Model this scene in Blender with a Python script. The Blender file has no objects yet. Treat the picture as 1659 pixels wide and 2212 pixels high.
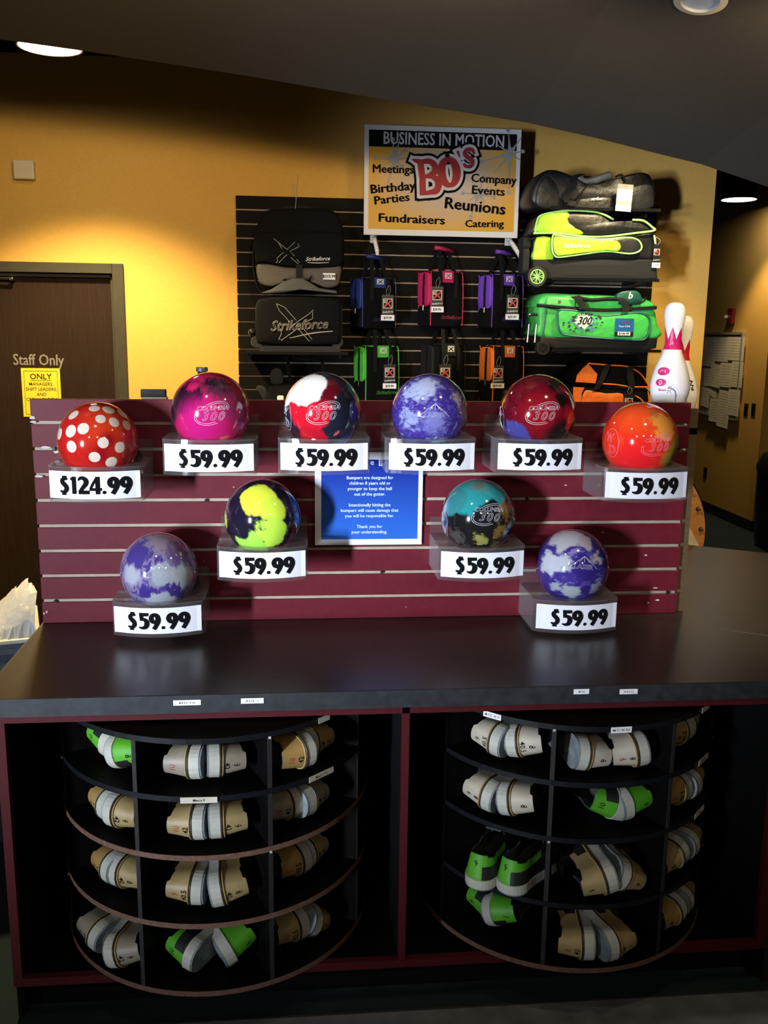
import bpy, bmesh, math, random
from mathutils import Vector, Matrix, noise
random.seed(7)
PI = math.pi
C = bpy.context.scene.collection
SC = bpy.context.scene
CT = 0.9                                   # countertop height above the floor

# ------------------------------------------------------------------ camera
FOC = 1988.07
CAM = Vector((0.7653, -2.7329, 0.8712 + CT))
YAW, PIT, ROL = 0.0946, 0.1927, 0.0128
def _axes():
    f = Vector((math.sin(YAW), math.cos(YAW), 0)); r = Vector((math.cos(YAW), -math.sin(YAW), 0)); u = Vector((0, 0, 1))
    f2 = f*math.cos(PIT) - u*math.sin(PIT); u2 = u*math.cos(PIT) + f*math.sin(PIT)
    return r*math.cos(ROL) + u2*math.sin(ROL), -r*math.sin(ROL) + u2*math.cos(ROL), f2
AR, AU, AF = _axes()
cd = bpy.data.cameras.new('camera'); cam = bpy.data.objects.new('camera', cd); C.objects.link(cam)
cam.matrix_world = Matrix(((AR.x, AU.x, -AF.x, CAM.x), (AR.y, AU.y, -AF.y, CAM.y), (AR.z, AU.z, -AF.z, CAM.z), (0, 0, 0, 1)))
cd.sensor_fit = 'VERTICAL'; cd.sensor_height = 24; cd.lens = FOC/2212*24; cd.clip_start = 0.05
SC.camera = cam

# ------------------------------------------------------------------ light and exposure
SC.view_settings.view_transform = 'Standard'; SC.view_settings.look = 'None'
SC.view_settings.gamma = 1; SC.view_settings.use_curve_mapping = False
SC.view_settings.exposure = 0.0
w = bpy.data.worlds.new('world'); SC.world = w; w.use_nodes = True
w.node_tree.nodes['Background'].inputs[0].default_value = (0.6, 0.75, 1.0, 1)
w.node_tree.nodes['Background'].inputs[1].default_value = 0.012
SC.cycles.transparent_max_bounces = 40
def aim(o, tgt):
    o.rotation_euler = (Vector(tgt) - o.location).to_track_quat('-Z', 'Y').to_euler()
def area(name, loc, tgt, sx, sy, power, col):
    l = bpy.data.lights.new(name, 'AREA'); l.shape = 'RECTANGLE'; l.size = sx; l.size_y = sy; l.energy = power; l.color = col
    o = bpy.data.objects.new(name, l); C.objects.link(o); o.location = loc; aim(o, tgt); return o
def spot(name, loc, tgt, power, col, angle, blend=.4, rad=.05):
    l = bpy.data.lights.new(name, 'SPOT'); l.energy = power; l.color = col; l.spot_size = math.radians(angle); l.spot_blend = blend; l.shadow_soft_size = rad
    o = bpy.data.objects.new(name, l); C.objects.link(o); o.location = loc; aim(o, tgt); return o
COOL = (0.76, 0.85, 1.0); WARM = (1.0, 0.72, 0.36); WARM2 = (1.0, 0.80, 0.52)
for nm, z_ in (('daylight_entrance', 1.62), ('daylight_entrance_low', .95)):
    o = area(nm, (-3.3, -5.5, z_), (0.95, 0, 1.45), 0.34, 0.5, 11, COOL); o.data.spread = math.radians(26)
spot('ceiling_can_light_left', (0.3, -1.3, 2.85), (0.75, -0.05, 1.3), 16, WARM2, 80, .8, .05)
spot('ceiling_can_light_middle', (1.75, -1.0, 2.62), (1.5, -0.05, 1.3), 16, WARM2, 85, .8, .05)
spot('ceiling_can_light_right', (2.75, -0.4, 2.45), (2.55, 0.05, 0.9), 130, (1, .86, .66), 62, .9, .05)
for x_, z_, pw_ in ((-.4, 2.93, 86), (1.0, 2.72, 82), (2.4, 2.50, 52)):
    spot('wall_wash_light', (x_, -.5, z_), (x_ + .1, 2.67, z_ - .9), pw_, WARM, 112, .5, .08)
for x_ in (-.8, 1.0, 2.8): area('room_ceiling_light', (x_, -4.5, 2.9), (1.0, 0, 1.0), 0.22, .22, 8.0, (1.0, .86, .68))

# ------------------------------------------------------------------ pixel rays -> places on real planes
def ray(px, py):
    return AF + AR*((px - 829.5)/FOC) + AU*((1106 - py)/FOC)
def P(px, py, y):
    v = ray(px, py); return CAM + v*((y - CAM.y)/v.y)
def PZ(px, py, z):
    v = ray(px, py); return CAM + v*((z - CAM.z)/v.z)
def PX(px, py, x):
    v = ray(px, py); return CAM + v*((x - CAM.x)/v.x)

# ------------------------------------------------------------------ materials
MATS = {}
def mat(name, col, rough=.5, metal=0., spec=.5, var=.12, nscale=30., bump=0., coat=0., emit=0., sheen=0., wave=None, bdist=.002):
    if name in MATS: return MATS[name]
    m = bpy.data.materials.new(name); m.use_nodes = True; nt = m.node_tree; b = nt.nodes['Principled BSDF']
    b.inputs['Roughness'].default_value = rough; b.inputs['Metallic'].default_value = metal
    b.inputs['Specular IOR Level'].default_value = spec; b.inputs['Coat Weight'].default_value = coat; b.inputs['Coat Roughness'].default_value = .03
    if sheen: b.inputs['Sheen Weight'].default_value = sheen
    tc = nt.nodes.new('ShaderNodeTexCoord'); n = nt.nodes.new('ShaderNodeTexNoise'); n.inputs['Scale'].default_value = nscale; n.inputs['Detail'].default_value = 4
    src = tc.outputs['Object']
    if wave:
        mp = nt.nodes.new('ShaderNodeMapping'); mp.inputs['Scale'].default_value = wave; nt.links.new(src, mp.inputs[0]); src = mp.outputs[0]
    nt.links.new(src, n.inputs['Vector'])
    r = nt.nodes.new('ShaderNodeMapRange'); r.inputs[3].default_value = 1 - var*2; r.inputs[4].default_value = 1 + var*2
    nt.links.new(n.outputs['Fac'], r.inputs[0])
    mx = nt.nodes.new('ShaderNodeVectorMath'); mx.operation = 'SCALE'; mx.inputs[0].default_value = col[:3]
    nt.links.new(r.outputs[0], mx.inputs['Scale']); nt.links.new(mx.outputs[0], b.inputs['Base Color'])
    if bump:
        bp = nt.nodes.new('ShaderNodeBump'); bp.inputs['Strength'].default_value = bump; bp.inputs['Distance'].default_value = bdist
        nt.links.new(n.outputs['Fac'], bp.inputs['Height']); nt.links.new(bp.outputs[0], b.inputs['Normal'])
    if emit:
        b.inputs['Emission Color'].default_value = (*col[:3], 1); b.inputs['Emission Strength'].default_value = emit
    MATS[name] = m; return m
def s2l(r, g, b):
    f = lambda c: (c/255/12.92) if c/255 <= .04045 else ((c/255 + .055)/1.055)**2.4
    return (f(r), f(g), f(b))

def acrylic(name):
    m = bpy.data.materials.new(name); m.use_nodes = True; nt = m.node_tree; nt.nodes.clear()
    o = nt.nodes.new('ShaderNodeOutputMaterial'); mx = nt.nodes.new('ShaderNodeMixShader'); t = nt.nodes.new('ShaderNodeBsdfTransparent'); g = nt.nodes.new('ShaderNodeBsdfGlossy')
    t.inputs[0].default_value = (.95, .95, .95, 1); g.inputs[0].default_value = (.9, .9, .9, 1); g.inputs['Roughness'].default_value = .06
    lw = nt.nodes.new('ShaderNodeLayerWeight'); pw = nt.nodes.new('ShaderNodeMath'); pw.operation = 'POWER'; pw.inputs[1].default_value = 4; nt.links.new(lw.outputs['Facing'], pw.inputs[0])
    fr = nt.nodes.new('ShaderNodeMapRange'); fr.inputs[3].default_value = .05; fr.inputs[4].default_value = .7; nt.links.new(pw.outputs[0], fr.inputs[0])
    n = nt.nodes.new('ShaderNodeTexNoise'); n.inputs['Scale'].default_value = 25; r = nt.nodes.new('ShaderNodeMapRange'); r.inputs[3].default_value = .03; r.inputs[4].default_value = .12
    nt.links.new(n.outputs['Fac'], r.inputs[0]); nt.links.new(r.outputs[0], g.inputs['Roughness'])
    nt.links.new(fr.outputs[0], mx.inputs[0]); nt.links.new(t.outputs[0], mx.inputs[1]); nt.links.new(g.outputs[0], mx.inputs[2]); df = nt.nodes.new('ShaderNodeBsdfDiffuse'); df.inputs[0].default_value = (.45, .43, .42, 1); m2 = nt.nodes.new('ShaderNodeMixShader')
    fa = nt.nodes.new('ShaderNodeMapRange'); fa.inputs[3].default_value = .05; fa.inputs[4].default_value = .30; nt.links.new(pw.outputs[0], fa.inputs[0]); nt.links.new(fa.outputs[0], m2.inputs[0])
    nt.links.new(mx.outputs[0], m2.inputs[1]); nt.links.new(df.outputs[0], m2.inputs[2]); nt.links.new(m2.outputs[0], o.inputs[0])
    MATS[name] = m; return m
ACR = acrylic('clear acrylic')

BLK = mat('black fabric', (.0045, .0045, .005), .85, spec=.1, var=.25, nscale=180, bump=.4)
BLKW = mat('black webbing', (.006, .006, .0065), .7, spec=.25, var=.2, nscale=260, bump=.5)
BLKP = mat('black plastic', (.010, .010, .011), .35, var=.15)
BLKG = mat('black gloss', (.008, .008, .009), .12, var=.1)
GREYF = mat('charcoal fabric', (.011, .011, .011), .75, spec=.3, var=.2, nscale=150, bump=.3)
BROWNF = mat('taupe panel fabric', (.075, .062, .055), .6, var=.15, nscale=120, bump=.2)
WHT = mat('white paper', (.80, .80, .82), .6, var=.03)
WHTG = mat('white gloss card', (.74, .75, .82), .22, var=.02)
WHTP = mat('white plastic', (.72, .70, .64), .4, var=.04)
INK = mat('black ink', (.006, .006, .007), .9, spec=.05, var=.1)
PRINTW = mat('pale print', (.62, .62, .60), .5, var=.05)
REDP = mat('red print', (.50, .02, .02), .5, var=.05)
CHROME = mat('chrome', (.7, .7, .72), .2, 1.0, var=.05)
STEEL = mat('dark steel', (.25, .25, .26), .35, 1.0, var=.1)
GREYT = mat('grey vinyl lettering', (.20, .185, .165), .5, var=.05)

# ------------------------------------------------------------------ mesh building
class MB:
    def __init__(s): s.v = []; s.f = []; s.m = []; s.cur = 0
    def add(s, vs, fs, M=None):
        b = len(s.v)
        for p in vs:
            p = Vector(p); s.v.append(M @ p if M else p)
        for f in fs: s.f.append([b + i for i in f]); s.m.append(s.cur)
        return s
    def box(s, x0, x1, y0, y1, z0, z1, M=None):
        vs = [(x0,y0,z0),(x1,y0,z0),(x1,y1,z0),(x0,y1,z0),(x0,y0,z1),(x1,y0,z1),(x1,y1,z1),(x0,y1,z1)]
        return s.add(vs, [(0,3,2,1),(4,5,6,7),(0,1,5,4),(1,2,6,5),(2,3,7,6),(3,0,4,7)], M)
    def prism(s, pts, y0, y1, M=None):               # polygon in x-z, from y0 (front) to y1
        n = len(pts); vs = [(x, y0, z) for x, z in pts] + [(x, y1, z) for x, z in pts]
        fs = [tuple(range(n)), tuple(range(2*n - 1, n - 1, -1))] + [(i, n + i, n + (i+1) % n, (i+1) % n) for i in range(n)]
        return s.add(vs, fs, M)
    def hprism(s, pts, z0, z1, M=None):              # polygon in x-y, from z0 to z1
        n = len(pts); vs = [(x, y, z0) for x, y in pts] + [(x, y, z1) for x, y in pts]
        fs = [tuple(range(n - 1, -1, -1)), tuple(range(n, 2*n))] + [(i, (i+1) % n, n + (i+1) % n, n + i) for i in range(n)]
        return s.add(vs, fs, M)
    def tube(s, pts, r, n=8, closed=False, M=None):
        pts = [Vector(p) for p in pts]; L = len(pts); rs = r if isinstance(r, (list, tuple)) else [r]*L; vs = []; up0 = None
        for i, p in enumerate(pts):
            a = pts[(i-1) % L] if (closed or i > 0) else p; b = pts[(i+1) % L] if (closed or i < L-1) else p
            t = (b - a); t = t.normalized() if t.length > 1e-9 else Vector((0, 0, 1))
            if up0 is None:
                up0 = Vector((0, 0, 1)) if abs(t.z) < .9 else Vector((0, 1, 0))
            u = (up0 - t*up0.dot(t)); u = u.normalized() if u.length > 1e-6 else t.orthogonal().normalized(); up0 = u; w_ = t.cross(u)
            for k in range(n):
                a_ = 2*PI*k/n; vs.append(p + u*math.cos(a_)*rs[i] + w_*math.sin(a_)*rs[i])
        fs = []
        for i in range(L if closed else L - 1):
            j = (i+1) % L
            for k in range(n): fs.append((i*n + k, i*n + (k+1) % n, j*n + (k+1) % n, j*n + k))
        if not closed: fs += [tuple(range(n - 1, -1, -1)), tuple((L-1)*n + k for k in range(n))]
        return s.add(vs, fs, M)
    def strap(s, pts, wvec, t=.003, M=None):         # flat band along pts; wvec = half-width vector
        pts = [Vector(p) for p in pts]; wv = Vector(wvec); vs = []; L = len(pts)
        for i, p in enumerate(pts):
            a = pts[max(i-1, 0)]; b = pts[min(i+1, L-1)]; nrm = (b - a).cross(wv); nrm = nrm.normalized()*t/2 if nrm.length > 1e-9 else Vector((0, t/2, 0))
            vs += [p - wv - nrm, p + wv - nrm, p + wv + nrm, p - wv + nrm]
        fs = []
        for i in range(L-1):
            for k in range(4): fs.append((i*4 + k, i*4 + (k+1) % 4, i*4 + 4 + (k+1) % 4, i*4 + 4 + k))
        fs += [(3, 2, 1, 0), tuple((L-1)*4 + k for k in range(4))]
        return s.add(vs, fs, M)
    def lathe(s, prof, n=32, M=None, cap=True):      # profile (r, z) about z
        vs = []; L = len(prof)
        for r, z in prof:
            for k in range(n): vs.append((r*math.cos(2*PI*k/n), r*math.sin(2*PI*k/n), z))
        fs = [(i*n + k, i*n + (k+1) % n, (i+1)*n + (k+1) % n, (i+1)*n + k) for i in range(L-1) for k in range(n)]
        if cap: fs += [tuple(range(n - 1, -1, -1)), tuple((L-1)*n + k for k in range(n))]
        return s.add(vs, fs, M)
    def cyl(s, p0, p1, r, n=20): return s.tube([p0, p1], r, n)
    def ball(s, c, r, n=24, m=14, sc=(1, 1, 1)):
        vs = []; fs = []
        for i in range(m+1):
            for k in range(n):
                a = PI*i/m; b = 2*PI*k/n; vs.append((c[0] + r*sc[0]*math.sin(a)*math.cos(b), c[1] + r*sc[1]*math.sin(a)*math.sin(b), c[2] - r*sc[2]*math.cos(a)))
        for i in range(m):
            for k in range(n): fs.append((i*n + k, i*n + (k+1) % n, (i+1)*n + (k+1) % n, (i+1)*n + k))
        return s.add(vs, fs)
    def soft(s, c, h, e=6, n=10, wr=0., M=None, fn=None):   # superellipsoid box, half sizes h
        idx = {}; vs = []; fs = []; c = Vector(c)
        def vid(i, j, k):
            if (i, j, k) in idx: return idx[(i, j, k)]
            q = Vector((2*i/n - 1, 2*j/n - 1, 2*k/n - 1)); q = Vector([math.sin(x*PI/2)*.5 + x*.5 for x in q])
            L = (abs(q.x)**e + abs(q.y)**e + abs(q.z)**e)**(1/e); q = q/L
            if fn: q = Vector(fn(q))
            p = Vector((q.x*h[0], q.y*h[1], q.z*h[2]))
            if wr: p += noise.noise_vector((p + c)*9)*wr + noise.noise_vector((p + c)*23)*wr*.4
            idx[(i, j, k)] = len(vs); vs.append(p + c); return idx[(i, j, k)]
        for a in range(n):
            for b in range(n):
                for k in (0, n):
                    q1 = [vid(a, b, k), vid(a+1, b, k), vid(a+1, b+1, k), vid(a, b+1, k)]
                    q2 = [vid(a, k, b), vid(a+1, k, b), vid(a+1, k, b+1), vid(a, k, b+1)]
                    q3 = [vid(k, a, b), vid(k, a+1, b), vid(k, a+1, b+1), vid(k, a, b+1)]
                    if k == 0: q1.reverse(); q3.reverse()
                    else: q2.reverse()
                    fs += [q1, q2, q3]
        return s.add(vs, fs, M)
    def obj(s, name, mats, root=None, smooth=False, bevel=0., parent=None, angle=True, bseg=2):
        me = bpy.data.meshes.new(name); off = root.location if root else Vector()
        me.from_pydata([tuple(p - off) for p in s.v], [], s.f)
        for m in (mats if isinstance(mats, (list, tuple)) else [mats]): me.materials.append(m)
        me.polygons.foreach_set('material_index', s.m)
        if smooth: me.polygons.foreach_set('use_smooth', [True]*len(s.f))
        me.update(); o = bpy.data.objects.new(name, me); C.objects.link(o)
        if root is not None or parent is not None: o.parent = parent or root
        if bevel:
            md = o.modifiers.new('bevel', 'BEVEL'); md.width = bevel; md.segments = bseg; md.limit_method = 'ANGLE'; md.angle_limit = math.radians(40)
        return o
def tag(o, label=None, cat=None, group=None, kind=None):
    if label: o['label'] = label
    if cat: o['category'] = cat
    if group: o['group'] = group
    if kind: o['kind'] = kind
    return o
def thing(name, label, cat, loc=(0, 0, 0), group=None):
    o = bpy.data.objects.new(name, None); o.empty_display_size = .05; C.objects.link(o); o.location = loc
    return tag(o, label, cat, group)
def struct(name, mb, m, **k):
    o = mb.obj(name, m, **k); tag(o, kind='structure'); return o

# text and drawn strokes give flat 2D outlines, later mapped on to surfaces
_tc = {}
def text2d(s, size=1., bold=0., shear=0., align='CENTER', outline=0., sx=1., space=1., res=2):
    fat = bold if bold > .014 else 0.; bold = 0. if fat and not outline else bold
    key = (s, bold, shear, align, outline, space, res)
    if key not in _tc:
        cu = bpy.data.curves.new('t', 'FONT'); cu.body = s; cu.size = 1; cu.offset = bold; cu.shear = shear; cu.align_x = align; cu.space_character = space; cu.resolution_u = res
        if outline: cu.fill_mode = 'NONE'; cu.bevel_depth = outline; cu.bevel_resolution = 0
        o = bpy.data.objects.new('t', cu); C.objects.link(o); dg = bpy.context.evaluated_depsgraph_get(); dg.update()
        me = bpy.data.meshes.new_from_object(o.evaluated_get(dg)); vs = [tuple(v.co) for v in me.vertices]; fs = [tuple(p.vertices) for p in me.polygons]
        bpy.data.objects.remove(o); bpy.data.curves.remove(cu); bpy.data.meshes.remove(me); _tc[key] = (vs, fs)
    vs, fs = _tc[key]; out = []; of = []
    for k, (ox, oy) in enumerate([(0, 0)] if not (fat and not outline) else [(0, 0), (fat, 0), (-fat, 0), (0, fat*.6), (0, -fat*.6)]):
        b_ = len(out); out += [((x + ox)*size*sx, (y + oy)*size, z*size + k*.00004) for x, y, z in vs]; of += [tuple(b_ + i for i in f) for f in fs]
    return out, of
def cat_spline(pts, n=6):
    out = []; L = len(pts)
    if L < 3: return [tuple(p) for p in pts]
    for i in range(L-1):
        p0 = pts[max(i-1, 0)]; p1 = pts[i]; p2 = pts[i+1]; p3 = pts[min(i+2, L-1)]
        for k in range(n):
            t = k/n; out.append(tuple(.5*((2*b) + (c-a)*t + (2*a-5*b+4*c-d)*t*t + (3*b-a-3*c+d)*t**3) for a, b, c, d in zip(p0, p1, p2, p3)))
    out.append(tuple(pts[-1])); return out
def stroke2d(pts, w=None, pad=0., smooth=True, n=6):
    """band along (x, y[, width]) points; returns verts, quads"""
    p = [(a[0], a[1], a[2] if len(a) > 2 else w) for a in pts]
    if smooth: p = cat_spline(p, n)
    L = len(p); vs = []
    for i in range(L):
        a = p[max(i-1, 0)]; b = p[min(i+1, L-1)]; tx, ty = b[0]-a[0], b[1]-a[1]; l = math.hypot(tx, ty) or 1; tx /= l; ty /= l
        e = pad if i == L-1 else (-pad if i == 0 else 0)
        h = p[i][2]/2 + pad; vs += [(p[i][0] - ty*h + tx*e, p[i][1] + tx*h + ty*e, 0), (p[i][0] + ty*h + tx*e, p[i][1] - tx*h + ty*e, 0)]
    _lf[0] = (_lf[0] + 1) % 24; vs = [(a_, b_, _lf[0]*.00003) for a_, b_, c_ in vs]
    return vs, [(2*i, 2*i+1, 2*i+3, 2*i+2) for i in range(L-1)]
_lf = [0]
def ell(cx, cy, rx, ry, w, a0=90, a1=450, wf=None, n=28):
    o = []
    for i in range(n+1):
        a = math.radians(a0 + (a1-a0)*i/n); o.append((cx + rx*math.cos(a), cy + ry*math.sin(a), wf(a) if wf else w))
    return o
def flat(mb, geo, x, y, z, size=1., rot=0., sx=1., lift=0.):     # on a plane facing the viewer's side (-y)
    c, s_ = math.cos(rot), math.sin(rot); vs, fs = geo
    return mb.add([(x + (vx*sx*c - vy*s_)*size, y - lift - vz, z + (vx*sx*s_ + vy*c)*size) for vx, vy, vz in vs], fs)
def on(mb, geo, fn):
    vs, fs = geo; return mb.add([fn(v[0], v[1], v[2]) for v in vs], fs)

# heavy display numerals of the price cards, drawn as strokes (height 1)
thick = lambda t0, t1: (lambda a: t0 + (t1 - t0)*abs(math.cos(a))**1.2)
GLY = {
 '9': (.62, [ell(.30, .66, .18, .225, .2, wf=thick(.20, .25)), [(.50, .68, .24), (.49, .5, .24), (.40, .26, .23), (.25, .0, .22)]]),
 '5': (.62, [[(.20, .99, .20), (.21, .8, .2), (.22, .52, .17)], [(.12, .90, .19), (.4, .90, .19), (.60, .91, .17)], [(.20, .56, .10), (.34, .60, .18), (.48, .48, .25), (.50, .31, .27), (.42, .13, .24), (.24, .07, .14), (.08, .12, .06)]]),
 '$': (.58, [[(.46, .84, .08), (.34, .88, .17), (.20, .80, .21), (.19, .66, .22), (.30, .52, .24), (.40, .38, .23), (.38, .20, .22), (.25, .09, .17), (.06, .15, .07)], [(.30, 1.03, .10), (.30, .93, .10)], [(.26, -.06, .10), (.26, .06, .10)], [(.19, .99, .07), (.42, .99, .07)], [(.14, -.04, .07), (.37, -.04, .07)]]),
 '1': (.42, [[(.24, 0, .22), (.24, .5, .22), (.24, 1, .22)], [(.06, .84, .14), (.24, .92, .16)]]),
 '2': (.62, [[(.05, .78, .06), (.14, .90, .16), (.30, .93, .2), (.46, .78, .25), (.44, .58, .24), (.28, .36, .2), (.12, .12, .18)], [(.05, .10, .20), (.3, .10, .2), (.62, .10, .2)]]),
 '4': (.64, [[(.44, 0, .22), (.44, .5, .22), (.44, 1, .22)], [(.40, .95, .12), (.2, .6, .12), (.06, .30, .12)], [(.02, .27, .14), (.3, .27, .14), (.64, .27, .14)]]),
 '.': (.30, [ell(.13, .09, .045, .045, .09)]),
}
def numerals(s, h):
    vs = []; fs = []; x = 0
    for ch in s:
        adv, st = GLY[ch]
        for p in st:
            a, b = stroke2d(p, pad=.012); o = len(vs); vs += [((x + vx)*h, vy*h, vz) for vx, vy, vz in a]; fs += [tuple(o + i for i in f) for f in b]
        x += adv
    return [(vx - x*h/2, vy, vz) for vx, vy, vz in vs], fs, x*h

# ================================================================== the setting
YEL = mat('mustard wall paint', (.62, .365, .085), .75, spec=.25, var=.04, nscale=60, bump=.06)
CEIL = mat('dark ceiling paint', (.065, .062, .064), .9, spec=.1, var=.06, nscale=40)
WY = 2.672; SY = 2.648                                   # wall face, black slatwall face
CARP = mat('dark teal carpet', (.022, .034, .039), .95, spec=.05, var=.35, nscale=220, bump=.6)
TILE = mat('grey speckled floor tile', (.15, .16, .17), .6, spec=.3, var=.3, nscale=14, bump=.05)
struct('floor', MB().box(-6, 8, -.600, 11, -.08, 0).box(-6, 8, -7, -.600, -.08, -.002), CARP)
o = struct('floor_front', MB().box(-4, 6, -5.5, -.604, -.002, .002), TILE)
struct('trim_1', MB().box(-4, 6, -.604, -.598, -.004, .004), mat('metal floor transition strip', (.10, .10, .10), .4, .6))
mb = MB().box(-4, -1.0, WY, WY + .14, 0, 3.2).box(-1.0, -.258, WY, WY + .14, CT + 1.176, 3.2).box(-.258, 3.187, WY, WY + .14, 0, 3.2)
struct('wall_back', mb, YEL)
mb = MB().box(4.95, 7.5, 5.26, 9.5, 0, 3.4)
struct('wall_hall', mb, YEL)
struct('wall_hall_end', MB().box(2.0, 7.5, 9.5, 9.7, 0, 3.4), YEL)
BASEB = mat('black rubber baseboard', (.010, .010, .010), .5)
struct('baseboard_hall', MB().box(4.938, 4.95, 5.248, 9.5, 0, .10).box(4.938, 7.5, 5.248, 5.26, 0, .10), BASEB)
struct('baseboard_back', MB().box(-.2, 3.195, WY - .012, WY, 0, .10), BASEB)
# sloping ceiling that stops short of the back wall; the wall and its lamps carry on above its edge
YE = 1.2
EDGE = [P(x, y, YE) for x, y in ((-420, 25), (0, 85), (180, 110), (360, 137), (540, 165), (830, 215), (1140, 265), (1300, 301), (1430, 334), (1516, 355), (1551, 367), (1657, 403), (1900, 495))]
KS = .15
def ceil_z(x, y):
    e = EDGE
    if x <= e[0].x: z = e[0].z + (x - e[0].x)*(e[1].z - e[0].z)/(e[1].x - e[0].x)
    elif x >= e[-1].x: z = e[-1].z + (x - e[-1].x)*(e[-1].z - e[-2].z)/(e[-1].x - e[-2].x)
    else:
        for a, b in zip(e, e[1:]):
            if a.x <= x <= b.x: z = a.z + (b.z - a.z)*(x - a.x)/(b.x - a.x); break
    return z + KS*(YE - y)
xs = [-4] + [e.x for e in EDGE] + [4.2]
mb = MB(); n = len(xs); vs = []
for x in xs: vs += [(x, YE, ceil_z(x, YE)), (x, -6.5, ceil_z(x, -6.5)), (x, YE, 3.3), (x, -6.5, 3.9)]
fs = []
for i in range(n-1):
    a, b = 4*i, 4*i + 4
    fs += [(a, b, b+1, a+1), (a+2, a+3, b+3, b+2), (a, a+2, b+2, b), (a+1, b+1, b+3, a+3)]
fs += [(0, 1, 3, 2), (4*n-4, 4*n-2, 4*n-1, 4*n-3)]
mb.add(vs, fs); struct('ceiling', mb, CEIL)
struct('ceiling_upper', MB().box(-4, 7.5, YE, 9.7, 3.4, 3.5), CEIL)

# staff door and its frame
DOORM = mat('dark walnut door veneer', (.020, .010, .006), .6, spec=.15, var=.25, nscale=8, wave=(14, 14, .8))
FRM = mat('dark bronze door frame', (.040, .037, .026), .5, spec=.3)
dr = thing('door_1', 'dark brown staff door in a dark metal frame', 'door', (-.63, WY + .05, 0)); dr['kind'] = 'structure'
MB().box(-1.0, -.262, WY + .03, WY + .075, .01, CT + 1.172).obj('door_leaf', DOORM, dr)
mb = MB().box(-.258, -.197, WY - .022, WY + .10, 0, CT + 1.228).box(-1.06, -.258, WY - .022, WY + .10, CT + 1.172, CT + 1.228).box(-.275, -.258, WY + .012, WY + .03, 0, CT + 1.172).box(-1.0, -.258, WY + .012, WY + .03, CT + 1.150, CT + 1.172)
mb.obj('door_frame', FRM, dr, bevel=.003)
a = P(-30, 600, WY - .01); b = P(26, 602, WY - .01)
MB().tube([(a.x, WY - .01, a.z), (b.x - .01, WY - .01, b.z)], .008).ball((b.x, WY - .008, b.z), .011, 12, 8).box(b.x - .014, b.x + .004, WY - .012, WY + .03, b.z - .010, b.z + .008).obj('door_closer_arm', CHROME, dr)
p = P(83, 779, WY + .028)
mb = MB(); flat(mb, text2d('Staff Only', .088, bold=.018, sx=.80), p.x, WY + .028, p.z - .025, rot=-.005); mb.obj('door_lettering', GREYT, dr)
# yellow notice taped to the door
a = P(45, 795, WY + .028); b = P(129, 798, WY + .028); cx = (a.x + b.x)/2; hw = (b.x - a.x)/2; zt = a.z
nt_ = thing('paper_notice', 'yellow paper notice taped on the dark staff door', 'notice', (cx, WY + .028, zt - .28))
MB().box(cx - hw, cx + hw, WY + .026, WY + .0285, zt - .275, zt).obj('sheet', mat('yellow paper', (.80, .58, .03), .6, var=.03), nt_)
mb = MB(); q = hw - .014
for x0, x1, z0, z1 in ((-q, q, -.017, -.015), (-q, q, -.262, -.260), (-q, -q + .002, -.262, -.015), (q - .002, q, -.262, -.015)): mb.box(cx + x0, cx + x1, WY + .0252, WY + .026, zt + z0, zt + z1)
flat(mb, text2d('ONLY', .045, bold=.012), cx, WY + .0255, zt - .062); mb.box(cx - .058, cx + .058, WY + .0252, WY + .026, zt - .070, zt - .068)
for i, (t, sz) in enumerate((('MANAGERS,', .026), ('SHIFT LEADERS,', .026), ('AND', .026), ('CREW LEADERS', .026), ('ALLOWED', .026), ('IN OFFICE', .03))):
    if i < 4: flat(mb, text2d(t, sz, bold=.008, sx=.95), cx, WY + .0255, zt - .098 - i*.029)
mb.obj('lettering', INK, nt_)

# cylinder downlights hanging beyond the ceiling edge
LAMPW = mat('glowing lamp lens', (1, .93, .80), .5, emit=22, var=.0)
def downlight(name, lab, cx, cy, cz, r, h, power, ang, tgt=None):
    t = thing(name, lab, 'lamp', (cx, cy, cz)); n = 40
    pr = [(r, 0), (r, h), (r*.96, h + .01), (.012, h + .012), (.012, 3.4 - cz)]
    MB().lathe(pr, n, Matrix.Translation((cx, cy, cz)), cap=False).obj('housing', mat('black lamp housing', (.006, .006, .006), .6), t, smooth=False)
    MB().lathe([(r, 0), (r*.95, .001), (r*.95, .05), (r, .05)], n, Matrix.Translation((cx, cy, cz)), cap=False).obj('trim_ring', mat('pale lamp ring', (.5, .45, .35), .4), t)
    MB().lathe([(.001, .012), (r*.95, .012)], n, Matrix.Translation((cx, cy, cz)), cap=False).obj('lens', LAMPW, t)
    spot(name + '_beam', (cx, cy, cz - .01), tgt or (cx, cy + .02, 0), power, (1, .74, .36), ang, .55, r*.5)
    return t
p = P(108, 103, 1.8)
downlight('hanging_downlight', 'lit black cylinder downlight near the staff door', p.x, 1.8, p.z, .142, .5, 500, 112, (p.x + .02, 1.86, 0))
p = P(1596, 432, 5.3)
downlight('hanging_downlight', 'lit black cylinder downlight in the hallway at right', p.x, 5.3, p.z, .152, .6, 95, 84)
spot('downlight_over_bags_beam', (2.55, 1.65, 2.95), (2.45, 2.25, .9), 130, (1, .80, .45), 84, .5, .08)

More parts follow.
